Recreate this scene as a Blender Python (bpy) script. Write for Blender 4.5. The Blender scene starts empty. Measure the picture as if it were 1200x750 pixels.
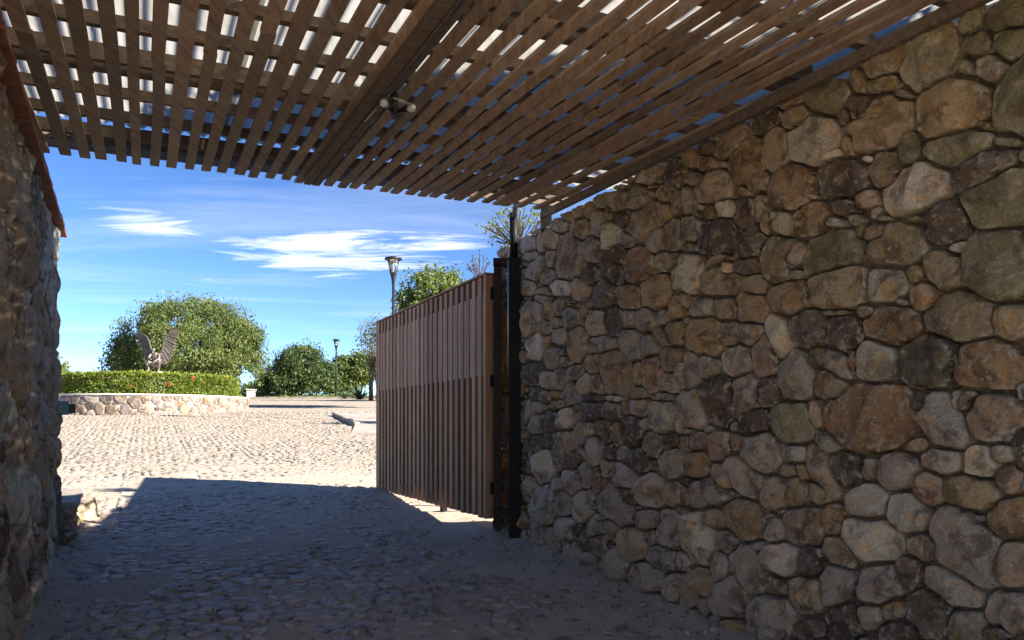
import bpy, bmesh, math, random
import numpy as np
from mathutils import Vector

random.seed(7)
rng = np.random.default_rng(7)
scene = bpy.context.scene
C = scene.collection

# ------------------------------------------------------------------ camera
F, CX, HY, EYE = 900.0, 600.0, 498.0, 1.5        # focal in photo pixels, centre, horizon row, eye height
cam = bpy.data.cameras.new('camera')
cam.sensor_width = 36.0
cam.lens = 36.0 * F / 1200.0
cam.shift_y = (HY - 375.0) / 1200.0
cam.clip_start = 0.05
cam.clip_end = 6000.0
camo = bpy.data.objects.new('camera', cam)
C.objects.link(camo)
camo.location = (0, 0, EYE)
camo.rotation_euler = (math.radians(90), 0, 0)
scene.camera = camo

# ------------------------------------------------------------------ light
SUN_ELEV = math.radians(29.5)
SUN_DIR2 = Vector((0.954, -0.300)).normalized()     # horizontal direction towards the sun
sd = Vector((SUN_DIR2.x * math.cos(SUN_ELEV), SUN_DIR2.y * math.cos(SUN_ELEV), math.sin(SUN_ELEV)))
sun = bpy.data.lights.new('sun', 'SUN')
sun.energy = 4.2
sun.angle = math.radians(0.5)
sun.color = (1.0, 0.93, 0.82)
suno = bpy.data.objects.new('sun', sun)
C.objects.link(suno)
suno.rotation_euler = sd.to_track_quat('Z', 'Y').to_euler()
suno.location = (30, -20, 40)

world = bpy.data.worlds.new('World')
scene.world = world
world.use_nodes = True
wn = world.node_tree.nodes
wl = world.node_tree.links
wn.clear()
SKY_STRENGTH = 0.055
w_out = wn.new('ShaderNodeOutputWorld')
w_bg = wn.new('ShaderNodeBackground')
w_bg.inputs['Strength'].default_value = SKY_STRENGTH
w_sky = wn.new('ShaderNodeTexSky')
w_sky.sky_type = 'NISHITA'
w_sky.sun_disc = False
w_sky.sun_elevation = SUN_ELEV
w_sky.sun_rotation = math.atan2(SUN_DIR2.x, SUN_DIR2.y)
w_sky.altitude = 2000
w_sky.air_density = 0.78
w_sky.dust_density = 0.0
w_sky.ozone_density = 2.2
w_hsv = wn.new('ShaderNodeHueSaturation')
w_hsv.inputs['Hue'].default_value = 0.503
w_hsv.inputs['Saturation'].default_value = 1.08
w_hsv.inputs['Value'].default_value = 1.0
w_d = wn.new('ShaderNodeVectorMath')
w_d.operation = 'SCALE'
w_d.inputs['Scale'].default_value = 0.25
wl.new(w_sky.outputs[0], w_d.inputs[0])
w_g = wn.new('ShaderNodeGamma')
w_g.inputs['Gamma'].default_value = 1.22
wl.new(w_d.outputs[0], w_g.inputs['Color'])
w_m = wn.new('ShaderNodeVectorMath')
w_m.operation = 'SCALE'
w_m.inputs['Scale'].default_value = 4.0
wl.new(w_g.outputs[0], w_m.inputs[0])
wl.new(w_m.outputs[0], w_hsv.inputs['Color'])
# cirrus: a thin layer at constant height, so the coordinate is direction.xy / direction.z
w_tc = wn.new('ShaderNodeTexCoord')
w_sep = wn.new('ShaderNodeSeparateXYZ')
wl.new(w_tc.outputs['Generated'], w_sep.inputs[0])


def wmath(op, a, b=None, c=None, clamp=False):
    n = wn.new('ShaderNodeMath')
    n.operation = op
    n.use_clamp = clamp
    for i, v in enumerate((a, b, c)):
        if v is None:
            continue
        if isinstance(v, (int, float)):
            n.inputs[i].default_value = v
        else:
            wl.new(v, n.inputs[i])
    return n.outputs[0]


w_z = wmath('MAXIMUM', w_sep.outputs['Z'], 0.02)
w_px = wmath('DIVIDE', w_sep.outputs['X'], w_z)
w_py = wmath('DIVIDE', w_sep.outputs['Y'], w_z)
w_com = wn.new('ShaderNodeCombineXYZ')
wl.new(w_px, w_com.inputs[0])
wl.new(w_py, w_com.inputs[1])


def wnoise(scale, rot, detail=6.0, rough=0.6, dist=0.6, loc=(0, 0, 0)):
    m = wn.new('ShaderNodeMapping')
    m.inputs['Scale'].default_value = scale
    m.inputs['Rotation'].default_value = (0, 0, rot)
    m.inputs['Location'].default_value = loc
    wl.new(w_com.outputs[0], m.inputs['Vector'])
    n = wn.new('ShaderNodeTexNoise')
    n.inputs['Scale'].default_value = 1.0
    n.inputs['Detail'].default_value = detail
    n.inputs['Roughness'].default_value = rough
    n.inputs['Distortion'].default_value = dist
    wl.new(m.outputs[0], n.inputs['Vector'])
    return n.outputs['Fac']


n_fine = wnoise((0.95, 2.9, 1), 0.16, 9, 0.66, 1.1)
n_big = wnoise((0.22, 0.42, 1), 0.3, 3, 0.5, 0.4, (3.1, 1.7, 0))
n_band = wnoise((0.30, 0.9, 1), -0.15, 5, 0.6, 0.8, (7.7, 2.2, 0))


def blob(cx, cy, rx, ry):
    dx = wmath('DIVIDE', wmath('SUBTRACT', w_px, cx), rx)
    dy = wmath('DIVIDE', wmath('SUBTRACT', w_py, cy), ry)
    d2 = wmath('ADD', wmath('MULTIPLY', dx, dx), wmath('MULTIPLY', dy, dy))
    return wmath('SUBTRACT', 1.0, d2, clamp=True)


def cloud_at(x, y, wpx, hpx):
    z = (HY - y) / F
    yc = 1 / z
    xc = (x - CX) / F / z
    rx = (wpx / 2) / F / z
    y1 = 1 / ((HY - (y + hpx / 2)) / F)
    y0 = 1 / ((HY - (y - hpx / 2)) / F)
    return blob(xc, (y0 + y1) / 2, rx, (y1 - y0) / 2)


masks = [cloud_at(395, 293, 330, 62), cloud_at(165, 258, 170, 46), cloud_at(410, 322, 110, 20),
         cloud_at(230, 322, 120, 34), cloud_at(500, 283, 180, 34)]
msum = masks[0]
for i, m in enumerate(masks[1:]):
    msum = wmath('MAXIMUM', msum, wmath('MULTIPLY', m, (0.85, 0.6, 0.35, 0.6)[i]))
core = wmath('ADD', wmath('MULTIPLY', msum, 0.62), wmath('MULTIPLY', wmath('SUBTRACT', n_fine, 0.5), 2.7))
core = wmath('MULTIPLY', wmath('SUBTRACT', core, 0.22), 1.7, clamp=True)
core = wmath('MULTIPLY', core, wmath('MULTIPLY', msum, 4.0, clamp=True))
# loose cirrus all over the sky
loose = wmath('MULTIPLY', wmath('SUBTRACT', n_band, 0.50), 2.2, clamp=True)
loose = wmath('MULTIPLY', loose, wmath('MULTIPLY', n_fine, 0.8))
cover = wmath('MAXIMUM', core, loose)
fade = wmath('MULTIPLY', wmath('SUBTRACT', w_sep.outputs['Z'], 0.015), 14.0, clamp=True)
cover = wmath('MULTIPLY', wmath('MULTIPLY', cover, fade), 0.9, clamp=True)
w_mix = wn.new('ShaderNodeMix')
w_mix.data_type = 'RGBA'
wl.new(cover, w_mix.inputs['Factor'])
wl.new(w_hsv.outputs[0], w_mix.inputs['A'])
w_mix.inputs['B'].default_value = (6.6, 6.7, 6.9, 1)
wl.new(w_mix.outputs['Result'], w_bg.inputs['Color'])
wl.new(w_bg.outputs[0], w_out.inputs['Surface'])

scene.view_settings.view_transform = 'Standard'
scene.view_settings.look = 'None'
scene.view_settings.gamma = 1.0
scene.view_settings.exposure = 2.15
scene.view_settings.use_curve_mapping = False
scene.render.engine = 'CYCLES'
scene.cycles.max_bounces = 10
scene.cycles.diffuse_bounces = 6
scene.cycles.transparent_max_bounces = 16

# ------------------------------------------------------------------ helpers


def P(x, y, Y):
    """photo pixel + distance -> world point"""
    return np.array([(x - CX) / F * Y, Y, EYE + (HY - y) / F * Y])


def hash3(ix, iy, iz):
    n = (ix * 374761393 + iy * 668265263 + iz * 1274126177) & 0xFFFFFFFF
    n = ((n ^ (n >> 13)) * 1274126177) & 0xFFFFFFFF
    n = n ^ (n >> 16)
    return (n & 0xFFFFFF) / float(0xFFFFFF)


def vnoise(p):
    """smooth value noise, p (...,3) -> (...,) in -1..1"""
    p = np.asarray(p, float)
    i = np.floor(p).astype(np.int64)
    f = p - i
    f = f * f * (3 - 2 * f)
    r = 0
    for dx in (0, 1):
        for dy in (0, 1):
            for dz in (0, 1):
                w = (f[..., 0] if dx else 1 - f[..., 0]) * (f[..., 1] if dy else 1 - f[..., 1]) * (f[..., 2] if dz else 1 - f[..., 2])
                r = r + w * hash3(i[..., 0] + dx, i[..., 1] + dy, i[..., 2] + dz)
    return r * 2 - 1


def fbm(p, o=3):
    p = np.asarray(p, float)
    a, s, r = 1.0, 1.0, 0
    for k in range(o):
        r = r + a * vnoise(p * s + 17.3 * k)
        a *= 0.5
        s *= 2.03
    return r


_py = np.array([-60, -10, 0, 5, 9, 14, 20, 30, 45, 57, 63, 75, 110, 300, 3000.0])
_pz = np.array([-2.4, -0.41, 0, 0.205, 0.37, 0.67, 1.12, 1.87, 2.86, 3.47, 3.55, 3.45, 3.1, 2.8, 2.0])
_yy = np.concatenate([np.arange(-60, 130, 0.25), np.array([200, 300, 1000, 3000.0])])
_zz = np.interp(_yy, _py, _pz)
_k = np.ones(13) / 13
_zs = _zz.copy()
_zs[6:754] = np.convolve(_zz[:760], _k, 'valid')[:748]


def G(x, y):
    return np.interp(y, _yy, _zs) + 0 * np.asarray(x, float)


def tag(o, label=None, cat=None, group=None, kind=None):
    if label:
        o['label'] = label
    if cat:
        o['category'] = cat
    if group:
        o['group'] = group
    if kind:
        o['kind'] = kind
    return o


def empty(name, loc, label=None, cat=None, group=None, kind=None):
    o = bpy.data.objects.new(name, None)
    C.objects.link(o)
    o.location = loc
    o.empty_display_size = 0.2
    return tag(o, label, cat, group, kind)


def WL(o):
    """world location of an unrotated chain"""
    v = Vector(o.location)
    while o.parent:
        o = o.parent
        v = v + Vector(o.location)
    return v


def mesh_obj(name, verts, faces, mat, parent=None, origin=None, smooth=False, attrs=None, mats=None, fmat=None):
    """verts in world space; object origin at `origin` (default: centre of the verts)"""
    v = np.asarray(verts, float)
    if origin is None:
        origin = (v.min(0) + v.max(0)) / 2
    origin = np.asarray(origin, float)
    me = bpy.data.meshes.new(name)
    fl = faces.tolist() if isinstance(faces, np.ndarray) else faces
    me.from_pydata((v - origin).tolist(), [], fl)
    if attrs:
        for k, a in attrs.items():
            a = np.asarray(a, float)
            if a.ndim == 1:
                at = me.attributes.new(k, 'FLOAT', 'POINT')
                at.data.foreach_set('value', a.astype(np.float32))
            else:
                at = me.attributes.new(k, 'FLOAT_COLOR', 'POINT')
                if a.shape[1] == 3:
                    a = np.hstack([a, np.ones((len(a), 1))])
                at.data.foreach_set('color', a.astype(np.float32).ravel())
    if mats:
        for m in mats:
            me.materials.append(m)
        if fmat is not None:
            me.polygons.foreach_set('material_index', np.asarray(fmat, np.int32))
    elif mat:
        me.materials.append(mat)
    if smooth:
        me.polygons.foreach_set('use_smooth', np.ones(len(me.polygons), bool))
    me.update()
    o = bpy.data.objects.new(name, me)
    C.objects.link(o)
    if parent is not None:
        o.parent = parent
        o.location = Vector(origin) - WL(parent)
    else:
        o.location = Vector(origin)
    return o


class MB:
    """collects shapes into one mesh"""

    def __init__(s):
        s.v, s.f, s.n = [], [], 0

    def add(s, v, f):
        v = np.asarray(v, float)
        s.v.append(v)
        s.f += [tuple(int(i) + s.n for i in q) for q in f]
        s.n += len(v)

    def box(s, o, a, b, c, jit=0.0):
        """corner-based box: centre o, half-axis vectors a,b,c"""
        o, a, b, c = (np.asarray(t, float) for t in (o, a, b, c))
        v = [o + i * a + j * b + k * c for i in (-1, 1) for j in (-1, 1) for k in (-1, 1)]
        v = np.array(v)
        if jit:
            v = v + rng.normal(0, jit, v.shape)
        if np.dot(np.cross(a, b), c) < 0:
            f = [(0, 2, 3, 1), (4, 5, 7, 6), (0, 1, 5, 4), (2, 6, 7, 3), (0, 4, 6, 2), (1, 3, 7, 5)]
        else:
            f = [(0, 1, 3, 2), (4, 6, 7, 5), (0, 4, 5, 1), (2, 3, 7, 6), (0, 2, 6, 4), (1, 5, 7, 3)]
        s.add(v, f)
        return s

    def aabox(s, x0, x1, y0, y1, z0, z1):
        return s.box(((x0 + x1) / 2, (y0 + y1) / 2, (z0 + z1) / 2), ((x1 - x0) / 2, 0, 0), (0, (y1 - y0) / 2, 0), (0, 0, (z1 - z0) / 2))

    def tube(s, pts, rad, n=8, cap=True):
        pts = np.asarray(pts, float)
        rad = np.broadcast_to(np.asarray(rad, float), (len(pts),))
        rings = []
        t0 = None
        for i in range(len(pts)):
            t = pts[min(i + 1, len(pts) - 1)] - pts[max(i - 1, 0)]
            t = t / (np.linalg.norm(t) + 1e-9)
            if t0 is None:
                a = np.cross(t, (0, 0, 1) if abs(t[2]) < 0.9 else (1, 0, 0))
            else:
                a = t0 - t * np.dot(t0, t)
            a = a / (np.linalg.norm(a) + 1e-9)
            t0 = a
            b = np.cross(t, a)
            an = np.arange(n) * 2 * math.pi / n
            rings.append(pts[i] + rad[i] * (np.cos(an)[:, None] * a + np.sin(an)[:, None] * b))
        v = np.concatenate(rings)
        f = []
        for i in range(len(pts) - 1):
            for k in range(n):
                k2 = (k + 1) % n
                f.append((i * n + k, i * n + k2, (i + 1) * n + k2, (i + 1) * n + k))
        if cap:
            f.append(tuple(range(n - 1, -1, -1)))
            f.append(tuple((len(pts) - 1) * n + k for k in range(n)))
        s.add(v, f)
        return s

    def lathe(s, c, prof, n=16):
        """prof: list of (r, z) from bottom to top, about vertical axis at c"""
        an = np.arange(n) * 2 * math.pi / n
        v = np.concatenate([np.stack([c[0] + r * np.cos(an), c[1] + r * np.sin(an), np.full(n, c[2] + z)], 1) for r, z in prof])
        f = []
        for i in range(len(prof) - 1):
            for k in range(n):
                k2 = (k + 1) % n
                f.append((i * n + k, i * n + k2, (i + 1) * n + k2, (i + 1) * n + k))
        f.append(tuple(range(n - 1, -1, -1)))
        f.append(tuple((len(prof) - 1) * n + k for k in range(n)))
        s.add(v, f)
        return s

    def ball(s, c, r, n=10, m=7):
        r = np.broadcast_to(np.asarray(r, float), (3,))
        prof = []
        v = []
        for i in range(1, m):
            a = math.pi * i / m
            for k in range(n):
                b = 2 * math.pi * k / n
                v.append((c[0] + r[0] * math.sin(a) * math.cos(b), c[1] + r[1] * math.sin(a) * math.sin(b), c[2] - r[2] * math.cos(a)))
        lo = len(v)
        v.append((c[0], c[1], c[2] - r[2]))
        v.append((c[0], c[1], c[2] + r[2]))
        f = []
        for i in range(m - 2):
            for k in range(n):
                k2 = (k + 1) % n
                f.append((i * n + k, i * n + k2, (i + 1) * n + k2, (i + 1) * n + k))
        for k in range(n):
            k2 = (k + 1) % n
            f.append((lo, k2, k))
            f.append((lo + 1, (m - 2) * n + k, (m - 2) * n + k2))
        s.add(v, f)
        return s

    def build(s, name, mat, parent=None, origin=None, smooth=False, bevel=0.0):
        o = mesh_obj(name, np.concatenate(s.v), s.f, mat, parent, origin, smooth)
        if bevel:
            md = o.modifiers.new('bevel', 'BEVEL')
            md.width = bevel
            md.segments = 2
            md.limit_method = 'ANGLE'
        return o


# ------------------------------------------------------------------ materials


def new_mat(name):
    m = bpy.data.materials.new(name)
    m.use_nodes = True
    nt = m.node_tree
    b = nt.nodes['Principled BSDF']
    return m, nt, b


class NT:
    def __init__(s, nt):
        s.nt, s.n, s.l = nt, nt.nodes, nt.links

    def put(s, sock, v):
        if isinstance(v, (int, float)):
            sock.default_value = v
        elif isinstance(v, tuple):
            sock.default_value = v if len(v) != 3 or sock.type != 'RGBA' else (*v, 1)
        else:
            s.l.new(v, sock)

    def math(s, op, a, b=0.0, clamp=False):
        n = s.n.new('ShaderNodeMath')
        n.operation = op
        n.use_clamp = clamp
        s.put(n.inputs[0], a)
        s.put(n.inputs[1], b)
        return n.outputs[0]

    def mix(s, fac, a, b, mode='MIX'):
        n = s.n.new('ShaderNodeMix')
        n.data_type = 'RGBA'
        n.blend_type = mode
        s.put(n.inputs['Factor'], fac)
        s.put(n.inputs['A'], a)
        s.put(n.inputs['B'], b)
        return n.outputs['Result']

    def attr(s, name):
        n = s.n.new('ShaderNodeAttribute')
        n.attribute_name = name
        return n

    def coord(s, kind='Object', scale=(1, 1, 1), offset=None, rot=(0, 0, 0)):
        t = s.n.new('ShaderNodeTexCoord')
        out = t.outputs[kind]
        if offset is not None:
            a = s.n.new('ShaderNodeVectorMath')
            a.operation = 'ADD'
            s.l.new(out, a.inputs[0])
            s.put(a.inputs[1], offset)
            out = a.outputs[0]
        m = s.n.new('ShaderNodeMapping')
        m.inputs['Scale'].default_value = scale
        m.inputs['Rotation'].default_value = rot
        s.l.new(out, m.inputs['Vector'])
        return m.outputs[0]

    def noise(s, vec, scale, detail=4.0, rough=0.55, dist=0.0, out='Fac'):
        n = s.n.new('ShaderNodeTexNoise')
        n.inputs['Scale'].default_value = scale
        n.inputs['Detail'].default_value = detail
        n.inputs['Roughness'].default_value = rough
        n.inputs['Distortion'].default_value = dist
        s.l.new(vec, n.inputs['Vector'])
        return n.outputs[out]

    def voro(s, vec, scale, feature='F1', out='Distance'):
        n = s.n.new('ShaderNodeTexVoronoi')
        n.feature = feature
        n.inputs['Scale'].default_value = scale
        s.l.new(vec, n.inputs['Vector'])
        return n.outputs[out]

    def step(s, v, lo, hi, a=0.0, b=1.0):
        n = s.n.new('ShaderNodeMapRange')
        n.interpolation_type = 'SMOOTHSTEP'
        s.put(n.inputs['Value'], v)
        n.inputs['From Min'].default_value = lo
        n.inputs['From Max'].default_value = hi
        n.inputs['To Min'].default_value = a
        n.inputs['To Max'].default_value = b
        return n.outputs[0]

    def bump(s, h, strength, dist, prev=None):
        n = s.n.new('ShaderNodeBump')
        n.inputs['Strength'].default_value = strength
        n.inputs['Distance'].default_value = dist
        s.l.new(h, n.inputs['Height'])
        if prev is not None:
            s.l.new(prev, n.inputs['Normal'])
        return n.outputs[0]

    def combine(s, a, b, c):
        n = s.n.new('ShaderNodeCombineXYZ')
        for i, v in enumerate((a, b, c)):
            s.put(n.inputs[i], v)
        return n.outputs[0]


def stone_material(name, rough=0.85, detail=1.0, bump=0.012, rim_col=(0.50, 0.43, 0.34), rim_amt=0.7, speck=0.55, spec=0.3):
    m, nt, b = new_mat(name)
    N = NT(nt)
    col = N.attr('col').outputs['Color']
    rnd = N.attr('rnd').outputs['Fac']
    moss = N.attr('moss').outputs['Fac']
    rim = N.attr('rim').outputs['Fac']
    off = N.combine(N.math('MULTIPLY', rnd, 41.3), N.math('MULTIPLY', rnd, 17.9), N.math('MULTIPLY', rnd, 73.1))
    v = N.coord('Object', (1, 1, 1), off)
    n1 = N.noise(v, 7 * detail, 5, 0.6, 0.4)
    n2 = N.noise(v, 19 * detail, 6, 0.65, 0.3)
    n3 = N.noise(v, 75 * detail, 4, 0.7)
    n4 = N.noise(v, 11 * detail, 4, 0.6, 1.2)
    n5 = N.noise(v, 34 * detail, 5, 0.7, 0.2)
    dark = N.mix(1.0, col, (0.36, 0.31, 0.27), 'MULTIPLY')
    warm = N.mix(1.0, col, (1.30, 0.92, 0.55), 'MULTIPLY')
    pale = N.mix(0.55, col, (0.60, 0.51, 0.38))
    c = N.mix(N.math('MULTIPLY', N.step(n1, 0.46, 0.62), 0.85), col, dark)
    c = N.mix(N.math('MULTIPLY', N.step(n4, 0.50, 0.68), 0.75), c, warm)
    c = N.mix(N.math('MULTIPLY', N.step(n2, 0.52, 0.66), 0.8), c, pale)
    c = N.mix(N.math('MULTIPLY', N.step(n5, 0.60, 0.72), speck), c, (0.66, 0.58, 0.44))
    c = N.mix(N.math('MULTIPLY', N.step(n3, 0.60, 0.40), 0.55), c, N.mix(1.0, c, (0.55, 0.52, 0.5), 'MULTIPLY'))
    # moss where the stone has it
    mf = N.math('MULTIPLY', N.step(N.math('ADD', N.math('MULTIPLY', n4, 0.6), N.math('MULTIPLY', n2, 0.4)), 0.42, 0.60), moss)
    c = N.mix(mf, c, N.mix(n5, (0.085, 0.088, 0.030), (0.21, 0.195, 0.075)))
    # mortar and dust left on the rims
    rf = N.math('MULTIPLY', N.math('MULTIPLY', rim, N.step(n2, 0.46, 0.62)), rim_amt)
    c = N.mix(rf, c, rim_col)
    nt.links.new(c, b.inputs['Base Color'])
    b.inputs['Roughness'].default_value = rough
    b.inputs['Specular IOR Level'].default_value = spec
    bp = N.bump(n2, 1.0, bump)
    bp = N.bump(n5, 1.0, bump * 0.6, bp)
    bp = N.bump(n3, 1.0, bump * 0.28, bp)
    nt.links.new(bp, b.inputs['Normal'])
    return m


M_STONE = stone_material('wall_stone', rough=0.78, spec=0.35, bump=0.020, speck=0.75, rim_amt=0.9, rim_col=(0.58, 0.50, 0.38))
M_LSTONE = stone_material('left_wall_stone', bump=0.024, rim_amt=0.85, rim_col=(0.46, 0.40, 0.33))
M_PSTONE = stone_material('planter_stone', detail=0.55, bump=0.010, rim_amt=0.3, speck=0.3)
M_COBBLE = stone_material('cobble', detail=1.2, bump=0.006, rim_amt=0.9, rim_col=(0.34, 0.27, 0.21), speck=0.35, rough=0.55, spec=0.5)


def rough_mat(name, c1, c2, scale=8.0, rough=0.9, bump=0.01, kind='Object', c3=None, stretch=(1, 1, 1), spec=0.25):
    m, nt, b = new_mat(name)
    N = NT(nt)
    v = N.coord(kind, stretch)
    n1 = N.noise(v, scale, 6, 0.62, 0.3)
    n2 = N.noise(v, scale * 5.3, 5, 0.65)
    n3 = N.noise(v, scale * 0.31, 3, 0.5)
    c = N.mix(N.step(n1, 0.32, 0.68), c1, c2)
    c = N.mix(N.math('MULTIPLY', N.step(n2, 0.40, 0.66), 0.5), c, N.mix(1.0, c, (0.66, 0.64, 0.62), 'MULTIPLY'))
    if c3:
        c = N.mix(N.step(n3, 0.46, 0.66), c, c3)
    nt.links.new(c, b.inputs['Base Color'])
    b.inputs['Roughness'].default_value = rough
    b.inputs['Specular IOR Level'].default_value = spec
    bp = N.bump(n1, 0.7, bump)
    bp = N.bump(n2, 0.7, bump * 0.35, bp)
    nt.links.new(bp, b.inputs['Normal'])
    return m


M_MORTAR = rough_mat('mortar', (0.10, 0.078, 0.056), (0.24, 0.185, 0.13), 14, bump=0.02)
M_MORTAR_PALE = rough_mat('pale_mortar', (0.42, 0.37, 0.31), (0.54, 0.48, 0.41), 6, bump=0.01)
M_COPING = rough_mat('coping_plaster', (0.62, 0.58, 0.52), (0.74, 0.70, 0.64), 4, bump=0.006)
M_CLAY = rough_mat('clay_tile', (0.26, 0.105, 0.065), (0.36, 0.17, 0.11), 9, bump=0.008, c3=(0.20, 0.12, 0.09))
M_KERB = rough_mat('kerb_concrete', (0.24, 0.21, 0.185), (0.36, 0.32, 0.275), 5, bump=0.01)
M_WHITE = rough_mat('whitewashed_block', (0.62, 0.60, 0.56), (0.76, 0.74, 0.70), 5, bump=0.008)
M_PAVE = rough_mat('paving', (0.30, 0.27, 0.24), (0.42, 0.37, 0.32), 3, bump=0.01)
M_BARK = rough_mat('bark', (0.075, 0.055, 0.04), (0.15, 0.115, 0.085), 9, bump=0.03, stretch=(1, 1, 0.3))
M_BRONZE = rough_mat('bronze', (0.16, 0.125, 0.10), (0.30, 0.25, 0.21), 9, rough=0.45, bump=0.006, spec=0.6)
M_DBRONZE = rough_mat('dark_bronze', (0.045, 0.037, 0.030), (0.11, 0.09, 0.072), 9, rough=0.5, bump=0.006, spec=0.5)
M_BRONZE.node_tree.nodes['Principled BSDF'].inputs['Metallic'].default_value = 0.55


def wood_mat(name, c1, c2, c3, axis_scale, rough=0.6, bump=0.004, spec=0.35):
    """axis_scale: mapping scale, small along the grain; random offset per object"""
    m, nt, b = new_mat(name)
    N = NT(nt)
    oi = nt.nodes.new('ShaderNodeObjectInfo')
    r = oi.outputs['Random']
    off = N.combine(N.math('MULTIPLY', r, 31.0), N.math('MULTIPLY', r, 57.0), N.math('MULTIPLY', r, 13.0))
    v = N.coord('Object', axis_scale, off)
    g1 = N.noise(v, 1.0, 6, 0.65, 0.5)
    g2 = N.noise(v, 3.7, 5, 0.7, 0.3)
    v2 = N.coord('Object', (1, 1, 1), off)
    n3 = N.noise(v2, 3.5, 4, 0.6, 0.5)
    c = N.mix(N.step(g1, 0.3, 0.7), c1, c2)
    c = N.mix(N.math('MULTIPLY', N.step(g2, 0.5, 0.72), 0.65), c, N.mix(1.0, c, (0.5, 0.46, 0.44), 'MULTIPLY'))
    c = N.mix(N.math('MULTIPLY', N.step(n3, 0.48, 0.70), 0.7), c, c3)
    hv = nt.nodes.new('ShaderNodeHueSaturation')
    nt.links.new(c, hv.inputs['Color'])
    nt.links.new(N.step(r, 0, 1, 0.72, 1.25), hv.inputs['Value'])
    nt.links.new(hv.outputs[0], b.inputs['Base Color'])
    b.inputs['Roughness'].default_value = rough
    b.inputs['Specular IOR Level'].default_value = spec
    bp = N.bump(g1, 0.6, bump)
    bp = N.bump(g2, 0.6, bump * 0.6, bp)
    nt.links.new(bp, b.inputs['Normal'])
    return m


# the roof slats run along v, 25.5 degrees off world Y: the meshes are unrotated, so the mapping is turned instead
M_SLAT = wood_mat('weathered_slat', (0.245, 0.155, 0.095), (0.40, 0.275, 0.175), (0.37, 0.295, 0.21), (1, 1, 1), rough=0.7)
M_JOIST = wood_mat('dark_joist', (0.075, 0.050, 0.034), (0.15, 0.105, 0.072), (0.11, 0.085, 0.062), (1, 1, 1), rough=0.8)
M_GATE = wood_mat('stained_gate_wood', (0.25, 0.118, 0.062), (0.38, 0.205, 0.115), (0.35, 0.205, 0.11), (28, 28, 1.1), rough=0.62, bump=0.003, spec=0.22)
for m_, rz in ((M_SLAT, -25.4), (M_JOIST, -25.4)):
    for n_ in m_.node_tree.nodes:
        if n_.type == 'MAPPING':
            n_.inputs['Rotation'].default_value = (0, 0, math.radians(-25.4))
            break
    n_.inputs['Scale'].default_value = (30, 1.6, 30) if m_ is M_SLAT else (1.6, 30, 30)


def plain_mat(name, col, rough=0.5, metal=0.0, spec=0.5):
    m, nt, b = new_mat(name)
    N = NT(nt)
    v = N.coord('Object')
    n1 = N.noise(v, 12, 4, 0.6)
    c = N.mix(N.step(n1, 0.35, 0.7), col, tuple(min(1, k * 1.45 + 0.004) for k in col))
    nt.links.new(c, b.inputs['Base Color'])
    b.inputs['Roughness'].default_value = rough
    b.inputs['Metallic'].default_value = metal
    b.inputs['Specular IOR Level'].default_value = spec
    return m


M_STEEL = plain_mat('dark_painted_steel', (0.006, 0.005, 0.0045), 0.6, 0.0, 0.2)
M_STEELB = plain_mat('brown_painted_steel', (0.022, 0.011, 0.007), 0.6, 0.0, 0.25)
M_LAMP = plain_mat('lamp_iron', (0.010, 0.010, 0.011), 0.55, 0.0, 0.3)
M_TEAL = plain_mat('teal_paint', (0.10, 0.24, 0.22), 0.5)
M_BLACK = plain_mat('black_plastic', (0.012, 0.012, 0.013), 0.4)
M_RED = plain_mat('red_petal', (0.36, 0.030, 0.02), 0.6)
M_GALV = plain_mat('galvanised', (0.35, 0.36, 0.37), 0.45, 0.6)

M_GLASS, _nt, _b = new_mat('lamp_glass')
_b.inputs['Base Color'].default_value = (0.85, 0.88, 0.9, 1)
_b.inputs['Roughness'].default_value = 0.12
_b.inputs['Transmission Weight'].default_value = 0.97
_b.inputs['IOR'].default_value = 1.3
M_BULB, _nt, _b = new_mat('frosted_bulb_glass')
_N = NT(_nt)
_n = _N.noise(_N.coord('Object'), 30, 3)
_nt.links.new(_N.mix(_n, (0.62, 0.58, 0.50), (0.82, 0.80, 0.75)), _b.inputs['Base Color'])
_b.inputs['Roughness'].default_value = 0.12
_b.inputs['Transmission Weight'].default_value = 0.25
_b.inputs['Coat Weight'].default_value = 0.5

# dirty translucent roof sheet
M_SHEET = bpy.data.materials.new('translucent_roof_sheet')
M_SHEET.use_nodes = True
_nt = M_SHEET.node_tree
_nt.nodes.remove(_nt.nodes['Principled BSDF'])
N = NT(_nt)
_v = N.coord('Object')
_d = N.noise(_v, 2.2, 5, 0.6, 0.4)
_d2 = N.noise(N.coord('Object', (1, 0.12, 1), None, (0, 0, math.radians(-25.4))), 22, 4, 0.6)
dirt = N.math('ADD', N.math('MULTIPLY', N.step(_d, 0.35, 0.70), 0.6), N.math('MULTIPLY', N.step(_d2, 0.4, 0.7), 0.4))
_tl = _nt.nodes.new('ShaderNodeBsdfTranslucent')
_nt.links.new(N.mix(dirt, (0.31, 0.305, 0.285), (0.20, 0.185, 0.16)), _tl.inputs['Color'])
_df = _nt.nodes.new('ShaderNodeBsdfPrincipled')
_df.inputs['Base Color'].default_value = (0.5, 0.52, 0.53, 1)
_df.inputs['Roughness'].default_value = 0.35
_tp = _nt.nodes.new('ShaderNodeBsdfTransparent')
_nt.links.new(N.mix(dirt, (0.80, 0.80, 0.76), (0.55, 0.54, 0.50)), _tp.inputs['Color'])
_m1 = _nt.nodes.new('ShaderNodeMixShader')
_m1.inputs[0].default_value = 0.25
_nt.links.new(_tl.outputs[0], _m1.inputs[1])
_nt.links.new(_df.outputs[0], _m1.inputs[2])
_m2 = _nt.nodes.new('ShaderNodeMixShader')
_m2.inputs[0].default_value = 0.93
_nt.links.new(_tp.outputs[0], _m2.inputs[1])
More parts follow.
